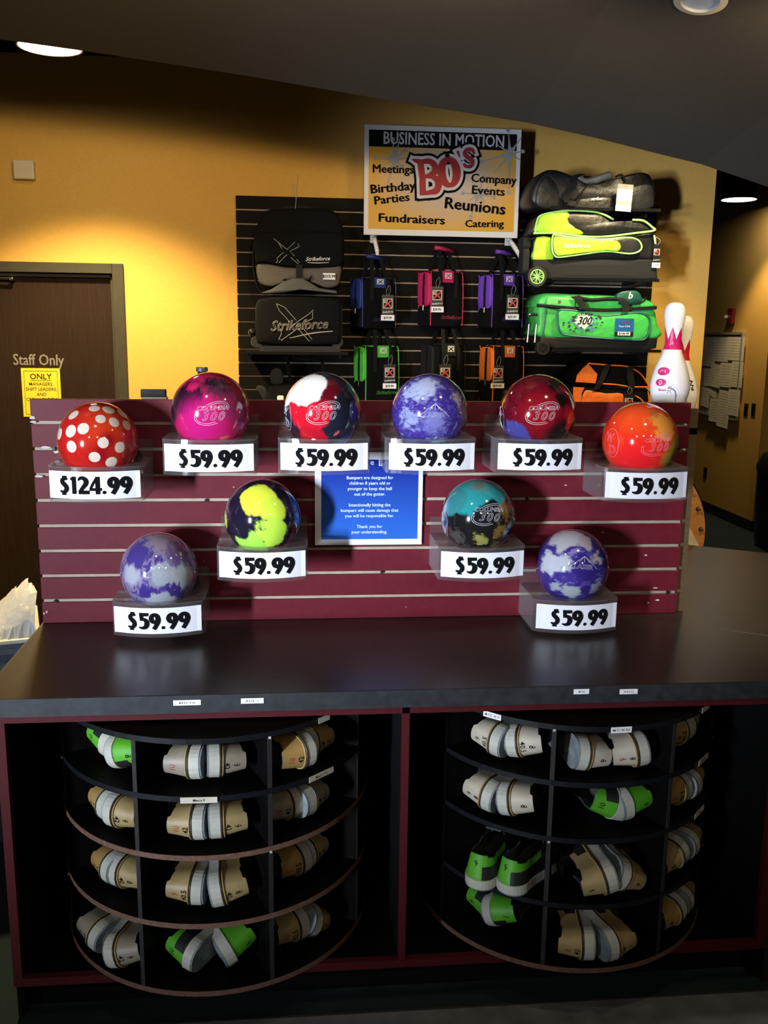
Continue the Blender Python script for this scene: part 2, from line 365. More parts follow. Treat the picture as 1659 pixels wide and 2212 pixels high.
# recessed light in the sloping ceiling
v = ray(1514, -2); t_ = .5
while (CAM + v*t_).z < ceil_z((CAM + v*t_).x, (CAM + v*t_).y): t_ += .004
q = CAM + v*t_; dx = (ceil_z(q.x + .05, q.y) - ceil_z(q.x - .05, q.y))/.1
nrm = Vector((dx, -KS, -1)).normalized(); M = Matrix.Translation(q) @ Vector((0, 0, 1)).rotation_difference(nrm).to_matrix().to_4x4()
dep = (q - CAM).dot(AF); rr = 57/FOC*dep
t = thing('recessed_ceiling_light', 'white ringed recessed light in the dark sloping ceiling', 'lamp', q)
MB().lathe([(rr, 0), (rr, .006), (rr*.72, .010), (rr*.70, 0)], 40, M, cap=False).obj('trim_ring', mat('white lamp trim', (.62, .60, .56), .4, var=.03), t, smooth=False)
MB().lathe([(.001, .003), (rr*.70, .002)], 40, M, cap=False).obj('lens', mat('unlit bluish lens with added glow', (.35, .42, .55), .3, emit=.10), t)  # lamp is off; a faint glow is put into the lens material

# small things on the back wall
a = P(28, 345, WY - .03); b = P(75, 388, WY - .03)
t = thing('wall_speaker', 'small square off-white ribbed speaker box on the yellow wall', 'speaker', ((a.x + b.x)/2, WY, b.z))
MB().box(a.x, b.x, WY - .04, WY, b.z, a.z).obj('housing', mat('beige plastic', (.60, .50, .36), .5, var=.03), t, bevel=.006)
mb = MB()
for i in range(13):
    z = b.z + .010 + i*(a.z - b.z - .02)/12; mb.box(a.x + .008, b.x - .008, WY - .0425, WY - .039, z - .002, z + .002)
mb.obj('grille', mat('beige plastic grille', (.66, .56, .42), .5, var=.03), t)

# hall things
x = 4.95
q = PX(1583, 683, x); t = thing('fire_alarm', 'red fire alarm strobe on the shaded hall wall', 'alarm', (x, q.y, q.z))
MB().box(x - .035, x, q.y - .055, q.y + .055, q.z - .075, q.z + .075).obj('housing', mat('alarm red', (.20, .012, .008), .4), t, bevel=.008)
MB().ball((x - .045, q.y + .045, q.z - .01), .022, 12, 8).obj('strobe', mat('clear strobe lens', (.7, .66, .6), .15), t)
a = PX(1512, 722, x); b = PX(1611, 718, x); zt = (PX(1560, 720, x)).z; zb = PX(1603, 908, x).z
t = thing('bulletin_board', 'white bulletin board covered in papers on the hall wall', 'board', (x, (a.y + b.y)/2, zb))
MB().box(x - .02, x - .002, b.y, a.y + .25, zb, zt).obj('panel', mat('board panel', (.42, .38, .28), .6), t)
mb = MB()
for y0, y1, z0, z1 in ((b.y - .012, b.y + .012, zb, zt), (b.y, a.y + .25, zt - .012, zt + .012), (b.y, a.y + .25, zb - .012, zb + .012)): mb.box(x - .035, x - .002, y0, y1, z0, z1)
mb.obj('frame', mat('aluminium frame', (.40, .36, .26), .4, .3), t)
PAP = mat('pinned paper', (.78, .74, .63), .7, var=.08, nscale=8)
LINE = mat('grey print lines', (.52, .49, .42), .7)
for i, (x0, y0, x1, y1, ro) in enumerate(((1522, 727, 1543, 792, .02), (1543, 727, 1572, 782, 0), (1572, 727, 1606, 780, .0), (1522, 795, 1536, 835, -.05), (1537, 786, 1556, 838, .06), (1558, 783, 1580, 838, 0), (1583, 780, 1603, 838, 0), (1518, 836, 1532, 880, .08), (1534, 842, 1547, 857, .2), (1536, 860, 1556, 914, 0), (1556, 842, 1574, 926, .03), (1577, 840, 1597, 900, 0))):
    pa = PX(x0, y0, x - .026); pb = PX(x1, y1, x - .026); d = -.026 - i*.0012
    root = tag(thing('pinned_paper', 'white paper pinned on the hall board, ' + ('tall top left', 'top middle', 'top right', 'small torn one, middle left', 'tilted one, middle left', 'middle of the second row', 'second row right', 'torn one, lower left', 'small scrap, lower left', 'long one hanging below the frame', 'long narrow one hanging lowest', 'lower right')[i], 'paper', (x + d, (pa.y + pb.y)/2, (pa.z + pb.z)/2), 'papers on the bulletin board'))
    y0_, y1_ = min(pa.y, pb.y), max(pa.y, pb.y); z0_, z1_ = min(pa.z, pb.z), max(pa.z, pb.z); cy, cz = (y0_ + y1_)/2, (z0_ + z1_)/2
    M = Matrix.Translation((x + d, cy, cz)) @ Matrix.Rotation(ro, 4, 'X') @ Matrix.Translation((-x - d, -cy, -cz))
    MB().box(x + d, x + d + .001, y0_, y1_, z0_, z1_, M).obj('sheet', PAP, root)
    mb = MB(); k = z1_ - .03
    while k > z0_ + .02:
        e = (y1_ - y0_)*(.12 + .1*random.random()); mb.box(x + d - .0006, x + d, y0_ + e, y1_ - e, k - .0012, k + .0012, M); k -= .026
    mb.obj('print_lines', LINE, root)
for (px, py, lab) in ((1612, 885, 'black light switch plate nearer the bulletin board'), (1628, 885, 'black light switch plate nearer the trash can'), (1524, 1022, 'black wall outlet plate low on the hall wall')):
    q = PX(px, py, x); nm = 'wall_outlet' if py > 1000 else 'light_switch'
    t = thing(nm, lab, 'outlet' if py > 1000 else 'light switch', (x, q.y, q.z))
    MB().box(x - .006, x, q.y - .036, q.y + .036, q.z - .058, q.z + .058).obj('plate', BLKP, t, bevel=.002)
    MB().box(x - .011, x - .005, q.y - .011, q.y + .011, q.z - .022, q.z + .022).obj('rocker' if py < 1000 else 'socket', BLKG, t)
q = PX(1668, 1150, 4.7); cx, cy = 4.90, 4.66
t = thing('trash_can', 'tall black round trash can at the right edge of the hall', 'trash can', (cx, cy, 0))
M = Matrix.Translation((cx, cy, 0))
MB().lathe([(.19, .0), (.21, .04), (.235, .62), (.24, .66), (.225, .70)], 32, M).obj('body', BLKG, t, smooth=False)
MB().lathe([(.245, .66), (.245, .70), (.20, .80), (.10, .86), (.001, .88)], 32, M, cap=False).obj('lid', BLKP, t, smooth=True)

# ================================================================== counter
CTOP = mat('dark brown laminate', (.024, .0185, .015), .33, spec=.45, var=.35, nscale=26, bump=.03, wave=(1, 3, 1))
CEDG = mat('slate laminate edge', (.016, .019, .022), .55, var=.5, nscale=45)
t = thing('countertop', 'long dark brown laminate countertop over the shoe cabinet', 'countertop', (1.5, -.2, CT - .046))
poly = [(0, -.585), (3.4, -.585), (3.4, .33), (2.687, .786), (2.407, .957), (2.06, 1.17), (2.06, .36), (0, .36)]
MB().hprism(poly, CT - .044, CT).obj('top', CTOP, t)
MB().box(-.003, 3.4, -.590, -.585, CT - .046, CT - .0005).box(-.004, 0, -.590, .36, CT - .046, CT - .0005).obj('front_edge', CEDG, t)
def rib(a, b, w_, z, h):
    a = Vector(a); b = Vector(b); n_ = (b - a).normalized().orthogonal(); n_ = Vector((-(b-a).y, (b-a).x)).normalized()*w_
    return [(a + n_)[:], (b + n_)[:], (b - n_)[:], (a - n_)[:]]
MB().hprism(rib((1.99, -.135), (3.1, -.90 + .10), .0012, 0, 0)[::-1], CT, CT + .0006).obj('seam', mat('laminate seam', (.10, .075, .05), .5), t)
def sticker(root, name, txt, x, y, z, wd, ht, rotz=0, ts=.5, col=None, nrm=None, lab=None):
    M = Matrix.Translation((x, y, z)) @ Matrix.Rotation(rotz, 4, 'Z')
    o = MB().box(-wd/2, wd/2, -.0008, .0002, -ht/2, ht/2, M).obj(name, col or WHT, root)
    if txt:
        mb = MB(); vs, fs = text2d(txt, ht*ts, bold=.01, sx=.95); mb.add([M @ Vector((vx, -.0014, vy - ht*ts*.36)) for vx, vy, vz in vs], fs); mb.obj('size_print', INK, root, parent=o)
    if lab: o['label'] = lab
    return o
for px, py, wd, tx in ((404, 1518, .066, 'M 8 1/2 - 9 1/2'), (545, 1514, .055, 'W 9 1/2 - 11'), (1256, 1494, .040, 'M 7-8'), (1358, 1494, .047, 'W 8-9 1/2')):
    q = P(px, py, -.591); sticker(t, 'size_label', tx, q.x, -.5905, q.z, wd, .0135, 0, .5, None, None, 'white size label reading ' + tx)

# shoe cabinet under the counter
RED = mat('dark red painted wood', (.062, .004, .007), .6, spec=.25, var=.15, nscale=60)
INB = mat('black cabinet interior', (.004, .004, .004), .9, spec=.1)
t = thing('shoe_cabinet', 'red framed black shoe cabinet under the countertop', 'cabinet', (1.03, -.2, 0))
zb, zt = CT - .795, CT - .046; yf = -.565
MB().box(.03, .052, yf, yf + .02, zb, zt).obj('stile', RED, t)
MB().box(1.024, 1.043, yf, yf + .02, zb, zt).obj('stile', RED, t)
MB().box(2.022, 2.05, yf, yf + .02, zb, zt).obj('stile', RED, t)
MB().box(.052, 2.022, yf, yf + .02, zt - .026, zt).obj('top_rail', RED, t)
MB().box(.052, 2.022, yf - .001, yf + .019, zb, zb + .023).obj('bottom_rail', RED, t)
MB().box(.030, .048, yf + .02, .34, zb - .1, zt).obj('side_panel', INB, t)
MB().box(2.025, 2.05, yf + .02, .34, zb - .1, zt).obj('side_panel', INB, t)
MB().box(1.026, 1.041, yf + .02, .34, zb, zt).obj('partition', INB, t)
MB().box(.03, 2.05, .325, .34, 0, zt).obj('back_panel', INB, t)
MB().box(.045, 2.04, -.50, .325, 0.0, .045).obj('toe_kick', INB, t)
MB().box(2.05, 3.35, yf, .30, .0, zt).obj('end_panel', mat('dark cabinet end', (.012, .008, .008), .6), t)

# rotating shoe racks
SHB = mat('black melamine shelf', (.0035, .003, .003), .5, spec=.06, var=.3)
EBL = mat('black edge banding', (.006, .007, .009), .4, spec=.3)
EBR = mat('worn brown particle edge', (.13, .065, .042), .8, var=.35, nscale=120)
CHIP = mat('chipped pale edge', (.45, .42, .38), .8)
R_ = .425; RR_ = .42
RACK = {}
def carousel(cx, cy, zs, divs, brown, lab, R_=R_):
    t = thing('shoe_carousel', lab, 'shoe rack', (cx, cy, CT + zs[-1] - .02)); zz = [CT + z for z in zs]; TH = .014
    for i, z in enumerate(zz):
        M = Matrix.Translation((cx, cy, z))
        s_ = MB().lathe([(.02, -TH), (R_ - .001, -TH), (R_ - .001, 0), (.02, 0)], 72, M, cap=False).obj('shelf', SHB, t)
        MB().lathe([(R_ - .001, -TH), (R_, -TH), (R_, 0), (R_ - .001, 0)], 72, M, cap=False).obj('shelf_edge', EBR if i in brown else EBL, t, parent=s_)
    MB().cyl((cx, cy, zz[-1] - .06), (cx, cy, zz[0] + .02), .022, 16).obj('spindle', BLKP, t)
    MB().lathe([(.001, -.02), (.2, -.02), (.2, 0), (.001, 0)], 40, Matrix.Translation((cx, cy, zz[-1] - TH - .0)), cap=False).obj('turntable', BLKP, t)
    for k, a in enumerate(divs):
        a = math.radians(a); d = Vector((math.sin(a), -math.cos(a), 0)); n_ = Vector((d.y, -d.x, 0))
        for i in range(4):
            z0, z1 = zz[i+1], zz[i] - TH; mb = MB(); p0 = Vector((cx, cy, 0)) + d*.02; p1 = Vector((cx, cy, 0)) + d*(R_ - .003); h = n_*.006
            vs = [p + q for p, q in ((p0, -h), (p1, -h), (p1, h), (p0, h))]; mb.hprism([(v_.x, v_.y) for v_ in vs], z0, z1)
            dv = mb.obj('divider', SHB, t)
            if abs(math.degrees(a)) < 75:
                e0 = p1 + d*.0015; mb = MB(); mb.hprism([((e0 + q).x, (e0 + q).y) for q in (-h*.95 - d*.002, -h*.95, h*.95, h*.95 - d*.002)], z0, z1); mb.obj('divider_edge', mat('worn divider edge', (.011, .0095, .009), .8, var=.4, nscale=60), t, parent=dv)
                if (k*3 + i*2) % 4 == 0:
                    mb = MB(); q_ = e0 + d*.001; mb.box(q_.x - .003, q_.x + .003, q_.y - .002, q_.y + .002, z1 - .004, z1 + .002); mb.obj('edge_chip', CHIP, t, parent=dv)
    return t
def on_rim(cx, cy, px, py, z, rr):
    q = PZ(px, py, z); d = Vector((q.x - cx, q.y - cy, 0)); d.normalize(); a = math.atan2(d.x, -d.y)
    return cx + d.x*rr, cy + d.y*rr, a
ZL = [-.0782, -.2262, -.3815, -.5662, -.7552]; ZR = [-.0816, -.232, -.3865, -.571, -.756]
CL = (.5345, -.2446); CR = (1.538, -.239)
dl = [22 + 45*k for k in range(-4, 4)]; drr = [-19.5 + 45*k for k in range(-4, 4)]
tl = carousel(*CL, ZL, dl, (2, 3, 4), 'round black shoe carousel with worn brown shelf edges in the left bay')
tr = carousel(*CR, ZR, drr, (4,), 'round black shoe carousel with mostly black shelf edges in the right bay', RR_)
TAPE = mat('masking tape label', (.55, .52, .42), .7)
for root, cc, z, px, py, wd, tx, cl in ((tl, CL, ZL[1], 430, 1726, .088, "Men's 9", TAPE), (tl, CL, ZL[1], 684, 1668, .085, "Men's 9 1/2", TAPE), (tl, CL, ZL[0], 699, 1552, .04, '', TAPE),
        (tr, CR, ZR[0], 1062, 1546, .052, 'M 7.5  W 9', WHT), (tr, CR, ZR[0], 1343, 1577, .054, 'M 7 / W 8.5', WHT), (tr, CR, ZR[0], 1528, 1530, .05, '', TAPE), (tr, CR, ZR[1], 1520, 1640, .07, 'M 7 1/2', TAPE), (tr, CR, ZR[2], 1515, 1755, .07, 'M 8', TAPE)):
    x_, y_, a = on_rim(*cc, px, py, CT + z - .007, (R_ if root is tl else RR_) + .0013); sticker(root, 'shelf_label', tx, x_, y_, CT + z - .0075, wd, .0155, a, .62, cl)
q = P(1250, 1523, -.30)

# ================================================================== slatwalls
def slatwall(name, lab, x0, x1, yf, zb, zt, grooves, ms, mg, th=.018, gw=.010, lip=.004):
    t = thing(name, lab, 'slatwall', ((x0 + x1)/2, yf, zb))
    MB().box(x0 + .004, x1 - .004, yf + .008, yf + th, zb, zt).obj('groove_backing', mg, t)
    ed = [zb] + sorted(grooves) + [zt]
    mb = MB()
    for i in range(len(ed) - 1):
        a = ed[i] + (gw/2 if i else 0); b = ed[i+1] - (gw/2 if i < len(ed) - 2 else 0); mb.box(x0, x1, yf, yf + .0079, a, b)
    mb.obj('slats', ms, t, bevel=.0008, bseg=1)
    return t
MAR = mat('maroon slatwall laminate', (.118, .0105, .020), .45, spec=.22, var=.12, nscale=40)
BEI = mat('beige groove liner', (.38, .32, .24), .6)
SB = .0762
PX1 = 1.9669; PZT = CT + .6715
fg = [CT + .070 + k*SB for k in range(8)]
t = slatwall('slatwall_stand', 'maroon slatwall panel standing on the counter behind the bowling balls', 0, PX1, 0, CT + .001, PZT, fg, MAR, BEI)
chip = mat('chipped white edge', (.62, .58, .55), .8); mb = MB()
rnd = random.Random(3)
def scuff(x, z, w_, h):
    n = 9; pts = [(x + w_*.5*math.cos(2*PI*k/n)*(.6 + .5*rnd.random()), z + h*.5*math.sin(2*PI*k/n)*(.6 + .5*rnd.random())) for k in range(n)]
    mb.prism(pts, -.0009, .0005)
for px, py, w_, h in ((70, 902, .018, .012), (72, 911, .02, .006), (98, 966, .03, .008), (122, 976, .02, .008), (85, 1029, .026, .010), (122, 1000, .012, .006), (95, 1325, .006, .008), (101, 1322, .006, .010), (1420, 1296, .016, .006), (1416, 1270, .018, .004), (440, 1212, .003, .003), (505, 1052, .006, .003), (1222, 1048, .010, .003), (1302, 1150, .007, .004), (1395, 1199, .010, .005), (1400, 1302, .006, .004), (1481, 917, .012, .006), (1478, 971, .014, .007), (877, 1311, .004, .003)):
    q = P(px, py, 0); scuff(q.x, q.z, w_, h)
mb.obj('chipped_spots', chip, t)
mb = MB()
for px, py in ((445, 1081), (119, 1299), (825, 1236), (1139, 1078), (116, 970), (1467, 970), (1443, 1280)):
    q = P(px, py, .0); mb.cyl((q.x, -.001, q.z), (q.x, .009, q.z), .0045, 10)
mb.obj('screw_heads', BLKP, t)
# wooden hutch behind the panel: carries the pins, the display and the bottle
HUT = mat('brown hutch veneer', (.10, .060, .030), .5, var=.2, nscale=10, wave=(1, 1, 9))
t = thing('counter_hutch', 'brown wooden hutch on the counter behind the maroon panel', 'hutch', (1.1, .15, CT))
mb = MB().box(.20, 2.0, .019, .135, CT + .572, CT + .592).box(.20, 2.0, .135, .33, CT + .536, CT + .556).box(.20, .218, .019, .33, CT + .001, CT + .536).box(1.982, 2.0, .022, .33, CT + .001, CT + .536).box(.20, 2.0, .125, .135, CT + .536, CT + .572).box(1.97, 2.0, .019, .04, CT + .001, CT + .652).box(1.09, 1.11, .019, .33, CT + .001, CT + .555)
mb.obj('carcass', HUT, t)
HT = CT + .592; HT2 = CT + .556

# ================================================================== bowling balls
def ballmat(name, layers, base, noise_amt=.35, nscale=3.0, coat=1., rough=.10, detail=5, seed=0., streak=None):
    """layers: ('n', colour, lo, hi, scale[, seed]) marbling or ('p', colour, dir, radius, soft, warp) coloured region"""
    m = bpy.data.materials.new(name); m.use_nodes = True; nt = m.node_tree; b = nt.nodes['Principled BSDF']; L = nt.links.new
    b.inputs['Roughness'].default_value = rough; b.inputs['Coat Weight'].default_value = coat; b.inputs['Coat Roughness'].default_value = .02; b.inputs['Coat IOR'].default_value = 1.55
    tc = nt.nodes.new('ShaderNodeTexCoord'); nv = nt.nodes.new('ShaderNodeVectorMath'); nv.operation = 'NORMALIZE'; L(tc.outputs['Object'], nv.inputs[0])
    base_v = nv.outputs[0]
    if streak:
        mp = nt.nodes.new('ShaderNodeMapping'); mp.inputs['Scale'].default_value = streak; L(base_v, mp.inputs[0]); sv = mp.outputs[0]
    else: sv = base_v
    wn = nt.nodes.new('ShaderNodeTexNoise'); wn.inputs['Scale'].default_value = nscale; wn.inputs['Detail'].default_value = detail; wn.inputs['Roughness'].default_value = .6
    off = nt.nodes.new('ShaderNodeVectorMath'); off.operation = 'ADD'; off.inputs[1].default_value = (seed, seed*1.7, -seed); L(sv, off.inputs[0]); L(off.outputs[0], wn.inputs['Vector'])
    ce = nt.nodes.new('ShaderNodeVectorMath'); ce.operation = 'SUBTRACT'; ce.inputs[1].default_value = (.5, .5, .5); L(wn.outputs['Color'], ce.inputs[0])
    cur = None
    for ly in layers:
        col = ly[1]
        if ly[0] == 'n':
            n2 = nt.nodes.new('ShaderNodeTexNoise'); n2.inputs['Scale'].default_value = ly[4]; n2.inputs['Detail'].default_value = 6; n2.inputs['Distortion'].default_value = ly[6] if len(ly) > 6 else 1.2
            o2 = nt.nodes.new('ShaderNodeVectorMath'); o2.operation = 'ADD'; sd = ly[5] if len(ly) > 5 else 0.; o2.inputs[1].default_value = (sd, sd*2.3, sd*.7); L(sv, o2.inputs[0]); L(o2.outputs[0], n2.inputs['Vector'])
            fac = nt.nodes.new('ShaderNodeMapRange'); fac.inputs[1].default_value = ly[2]; fac.inputs[2].default_value = ly[3]; fac.interpolation_type = 'SMOOTHSTEP'; L(n2.outputs['Fac'], fac.inputs[0])
        else:
            sc = nt.nodes.new('ShaderNodeVectorMath'); sc.operation = 'SCALE'; sc.inputs['Scale'].default_value = ly[5]; L(ce.outputs[0], sc.inputs[0])
            ad = nt.nodes.new('ShaderNodeVectorMath'); ad.operation = 'ADD'; L(base_v, ad.inputs[0]); L(sc.outputs[0], ad.inputs[1])
            di = nt.nodes.new('ShaderNodeVectorMath'); di.operation = 'DISTANCE'; L(ad.outputs[0], di.inputs[0]); di.inputs[1].default_value = ly[2]
            fac = nt.nodes.new('ShaderNodeMapRange'); fac.inputs[1].default_value = ly[3] + ly[4]; fac.inputs[2].default_value = ly[3] - ly[4]; fac.interpolation_type = 'SMOOTHSTEP'; L(di.outputs['Value'], fac.inputs[0])
        mx = nt.nodes.new('ShaderNodeMix'); mx.data_type = 'RGBA'; L(fac.outputs[0], mx.inputs[0]); mx.inputs[7].default_value = (*col, 1)
        if cur is None: mx.inputs[6].default_value = (*base, 1)
        else: L(cur, mx.inputs[6])
        cur = mx.outputs[2]
    if cur: L(cur, b.inputs['Base Color'])
    else: b.inputs['Base Color'].default_value = (*base, 1)
    return m
BR = .1095
def ball_frame(px, py):
    c = P(px, py, -.1135); v = (c - CAM).normalized(); r = v.cross(Vector((0, 0, 1))).normalized(); u = r.cross(v)
    return c, v, r, u
def bdir(px, py, dx, dy):                         # surface direction of the ball seen at offset dx,dy (in radii)
    c, v, r, u = ball_frame(px, py); k = math.sqrt(max(0, 1 - dx*dx - dy*dy)); return (r*dx + u*dy - v*k).normalized()
def engrave(mb, c, n, r, u, geo, dx=0., dy=0., size=1., rot=0.):
    """map flat outlines on to the sphere of radius BR about c, centred on direction n"""
    tx = (r - n*r.dot(n)).normalized(); ty = n.cross(tx); 
    if ty.dot(u) < 0: ty = -ty
    cr, sr = math.cos(rot), math.sin(rot); vs, fs = geo; out = []
    for x, y, z in vs:
        X = (x*cr - y*sr)*size + dx; Y = (x*sr + y*cr)*size + dy; d = math.hypot(X, Y)/BR
        q = n*math.cos(d) + (tx*X + ty*Y)*((math.sin(d)/(d*BR)) if d > 1e-6 else 1/BR); out.append(q.normalized()*(BR + .0003 + max(0, z)))
    mb.add([c + p for p in out], fs)
def loop_line(pts, w=.0010, closed=False):
    a = [(x, y, w) for x, y in pts]
    return stroke2d(a, smooth=False)
def logo_number(mb, c, n, r, u, sc=1., rot=.12):
    engrave(mb, c, n, r, u, text2d('COLUMBIA', .0172, outline=.016, shear=.25, sx=1.0, bold=.012), .004, .009, sc, rot*.3)
    for k, ch in enumerate('300'): engrave(mb, c, n, r, u, text2d(ch, .034, outline=.012, shear=.35, sx=1.0, bold=.012), -.018 + k*.0215, -.0185, sc, rot*.3)
    # comet rings sweeping round the number
    engrave(mb, c, n, r, u, loop_line([(.046*math.cos(math.radians(a))*1.05 + .004, .024*math.sin(math.radians(a)) - .002) for a in range(-20, 105, 5)]), 0, .004, sc, .42)
    engrave(mb, c, n, r, u, loop_line([(.040*math.cos(math.radians(a))*1.05 + .004, .018*math.sin(math.radians(a)) - .001) for a in range(-15, 100, 5)]), 0, .004, sc, .42)
    engrave(mb, c, n, r, u, loop_line([(.046*math.cos(math.radians(a)) - .002, .026*math.sin(math.radians(a)) - .004) for a in range(150, 290, 5)]), 0, 0, sc, .25)
    engrave(mb, c, n, r, u, loop_line([(.041*math.cos(math.radians(a)) - .002, .021*math.sin(math.radians(a)) - .004) for a in range(150, 285, 5)]), 0, 0, sc, .25)
def logo_pyramid(mb, c, n, r, u, sc=1., rot=0.):
    engrave(mb, c, n, r, u, text2d('LASER', .0185, outline=.012, bold=.012, sx=1.15), .0, -.016, sc, rot)
    ap = (.002, .021)
    for x, y in ((-.040, -.012), (-.014, .003), (.002, .004), (.019, .003), (.044, -.014)):
        engrave(mb, c, n, r, u, loop_line([(ap[0] + (x - ap[0])*k/8, ap[1] + (y - ap[1])*k/8) for k in range(9)]), 0, 0, sc, rot)
    engrave(mb, c, n, r, u, loop_line([(-.040, -.012), (-.026, -.017), (-.036, -.017), (-.04, -.012)]), 0, 0, sc, rot)
def logo_ring(mb, c, n, r, u, sc=1.):
    e = lambda rx, ry: [(rx*math.cos(2*PI*k/40), ry*math.sin(2*PI*k/40)) for k in range(41)]
    engrave(mb, c, n, r, u, loop_line(e(.030, .042)), 0, 0, sc); 
    engrave(mb, c, n, r, u, text2d('W', .036, outline=.010, bold=.012, sx=.8), -.006, .004, sc); engrave(mb, c, n, r, u, text2d('D', .038, outline=.010, bold=.012), .006, -.030, sc)

W_ = (.72, .72, .72); S = s2l
def build_ball(name, px, py, label, base, layers, logo, lx, ly, linecol, ring=None, **k):
    c, v, r, u = ball_frame(px, py)
    D = lambda dx, dy: bdir(px, py, dx, dy)
    lay = [(('p', l[1], tuple(D(*l[2])), *l[3:]) if l[0] == 'p' else l) for l in layers]
    m = ballmat(name + ' marbling', lay, base, **k)
    o = bpy.data.objects.new(name, None)
    t = MB(); t.ball(c, BR, 64, 40)
    me_root = thing('bowling_ball', label, 'bowling ball', c, 'bowling balls on the display')
    t.obj('shell', m, me_root, smooth=True)
    lm = mat('engraved line ' + linecol, {'white': (.55, .55, .60), 'pink': (.75, .25, .35)}[linecol], .5)
    if logo:
        mb = MB(); n = D(lx, ly)
        (logo_number if logo == 'n' else logo_pyramid)(mb, c, n, r, u); mb.obj('engraved_logo', lm, me_root)
    if ring:
        mb = MB(); logo_ring(mb, c, D(*ring), r, u); mb.obj('engraved_ring', lm, me_root)
    return c
BALLS = {}
PLATE = {'dice': P(212, 938, -.112).z - .078, 'pink': P(456, 882, -.112).z - .078, 'rwb': P(697, 881, -.112).z - .078, 'blue4': P(928, 882, -.112).z - .078, 'dkred': P(1161, 883, -.112).z - .078, 'red': P(1382, 945, -.112).z - .078, 'yel': P(568, 1110, -.112).z - .078, 'teal': P(1033, 1112, -.112).z - .078, 'pur': P(344, 1226, -.112).z - .078, 'bw': P(1236, 1224, -.112).z - .078}
dr_ = (281.)
dots = [(328,365,33),(228,495,33),(306,478,36),(390,463,33),(306,586,33),(470,322,30),(565,333,34),(660,360,34),(508,398,28),(598,422,30),(682,443,30),(518,564,30),(628,598,31),(456,662,31),(567,700,33)]
lay = [('n', (.42, .012, .010), .35, .65, 3.5), ('p', (.60, .045, .012), (.35, .35), .55, .5, .25), ('p', (.25, .004, .008), (.05, -.30), .22, .22, .2), ('p', (.27, .006, .01), (.25, .02), .18, .16, .1)]
for x, y, q in dots: lay.append(('p', (.72, .60, .50), ((x - 485)/dr_, (552 - y)/dr_), .00445*q, .006, 0.))
BALLS['dice'] = build_ball('dice ball', 212, 953, 'clear red ball with white dice spots, leftmost on the display', (.50, .016, .012), lay, None, 0, 0, 'white')
BALLS['pink'] = build_ball('pink ball', 456, 889, 'glossy magenta and black swirl ball, left of the top row', (.50, .012, .10),
    [('p', (.42, .012, .04), (.4, .75), .55, .35, .3), ('p', (.22, .02, .07), (.65, .15), .45, .3, .3), ('p', (.018, .006, .016), (-.60, .40), .46, .12, .5), ('p', (.022, .010, .020), (-.95, .10), .40, .12, .4), ('p', (.10, .02, .05), (.20, .60), .34, .14, .6), ('p', (.020, .008, .018), (.02, .72), .20, .10, .7), ('p', (.020, .008, .018), (.36, .66), .14, .10, .7), ('p', (.55, .006, .10), (-.45, .62), .14, .08, .3), ('p', (.05, .04, .02), (-.97, .25), .16, .1, .3), ('p', (.46, .010, .15), (-.3, -.3), .55, .35, .3)], 'n', .0, -.05, 'white', seed=1.3, streak=(5, 5, 1.4), nscale=2.2)
BALLS['rwb'] = build_ball('tricolour ball', 697, 888, 'red, white and navy swirl ball second from left in top row', (.012, .014, .028),
    [('p', (.50, .008, .020), (-.36, .06), .60, .05, .35), ('p', (.016, .014, .026), (-.25, -.80), .28, .08, .4), ('p', (.10, .004, .010), (.12, .55), .36, .14, .3), ('p', (.42, .006, .018), (-.25, -.7), .38, .06, .35), ('p', (.02, .005, .012), (-.72, -.55), .25, .08, .5), ('p', (.85, .83, .80), (-.42, .62), .52, .035, .28), ('p', (.80, .78, .76), (-.85, .38), .25, .04, .4), ('p', (.02, .16, .24), (.78, .52), .24, .05, .5), ('p', (.45, .14, .10), (.93, .2), .22, .05, .4), ('p', (.012, .012, .022), (.62, .22), .34, .06, .3), ('p', (.6, .10, .10), (.40, -.52), .07, .03, .6), ('p', (.02, .06, .14), (.10, .92), .10, .05, .4)], 'n', -.0, -.05, 'white', ring=(-.93, -.14), seed=4.1, nscale=3.5)
PUR = (.040, .022, .20); ICE = (.40, .42, .58)
BALLS['blue4'] = build_ball('violet ball', 928, 890, 'violet and ice blue marbled ball in the top row, right of centre', PUR,
    [('n', (.09, .07, .34), .48, .72, 2.0, 2., 2.), ('p', (.36, .40, .58), (-.15, .62), .36, .16, .9), ('p', (.30, .34, .56), (-.55, .50), .20, .12, .9), ('p', (.26, .29, .52), (-.52, -.18), .26, .14, 1.1), ('p', (.17, .17, .44), (.15, -.25), .30, .16, .9), ('p', (.34, .40, .52), (.2, -.78), .18, .10, .9), ('p', (.36, .32, .36), (.72, .36), .20, .12, .9), ('p', (.20, .16, .18), (.93, -.05), .26, .14, .6)], 'p', .12, .02, 'white', seed=2.2, streak=(2.2, 2.2, 3.4), nscale=3.)
BALLS['dkred'] = build_ball('dark red ball', 1161, 891, 'dark red ball with blue patch, right of the top row', (.13, .004, .012),
    [('n', (.06, .003, .008), .4, .7, 5), ('p', (.24, .006, .012), (.1, .0), .5, .4, .3), ('p', (.055, .050, .24), (-.55, -.62), .46, .05, .30), ('p', (.055, .045, .22), (-.05, -.92), .35, .06, .25), ('p', (.010, .006, .006), (.42, .72), .22, .08, .25), ('p', (.010, .006, .006), (.62, .35), .20, .08, .3), ('p', (.014, .006, .008), (.62, -.55), .42, .16, .3), ('p', (.36, .006, .012), (.62, .62), .10, .06, .2), ('p', (.36, .008, .02), (.85, .0), .24, .1, .35), ('p', (.014, .008, .012), (-.9, -.25), .18, .06, .3)], 'n', .12, -.02, 'white', ring=(-.96, -.2), seed=6.4, nscale=3.)
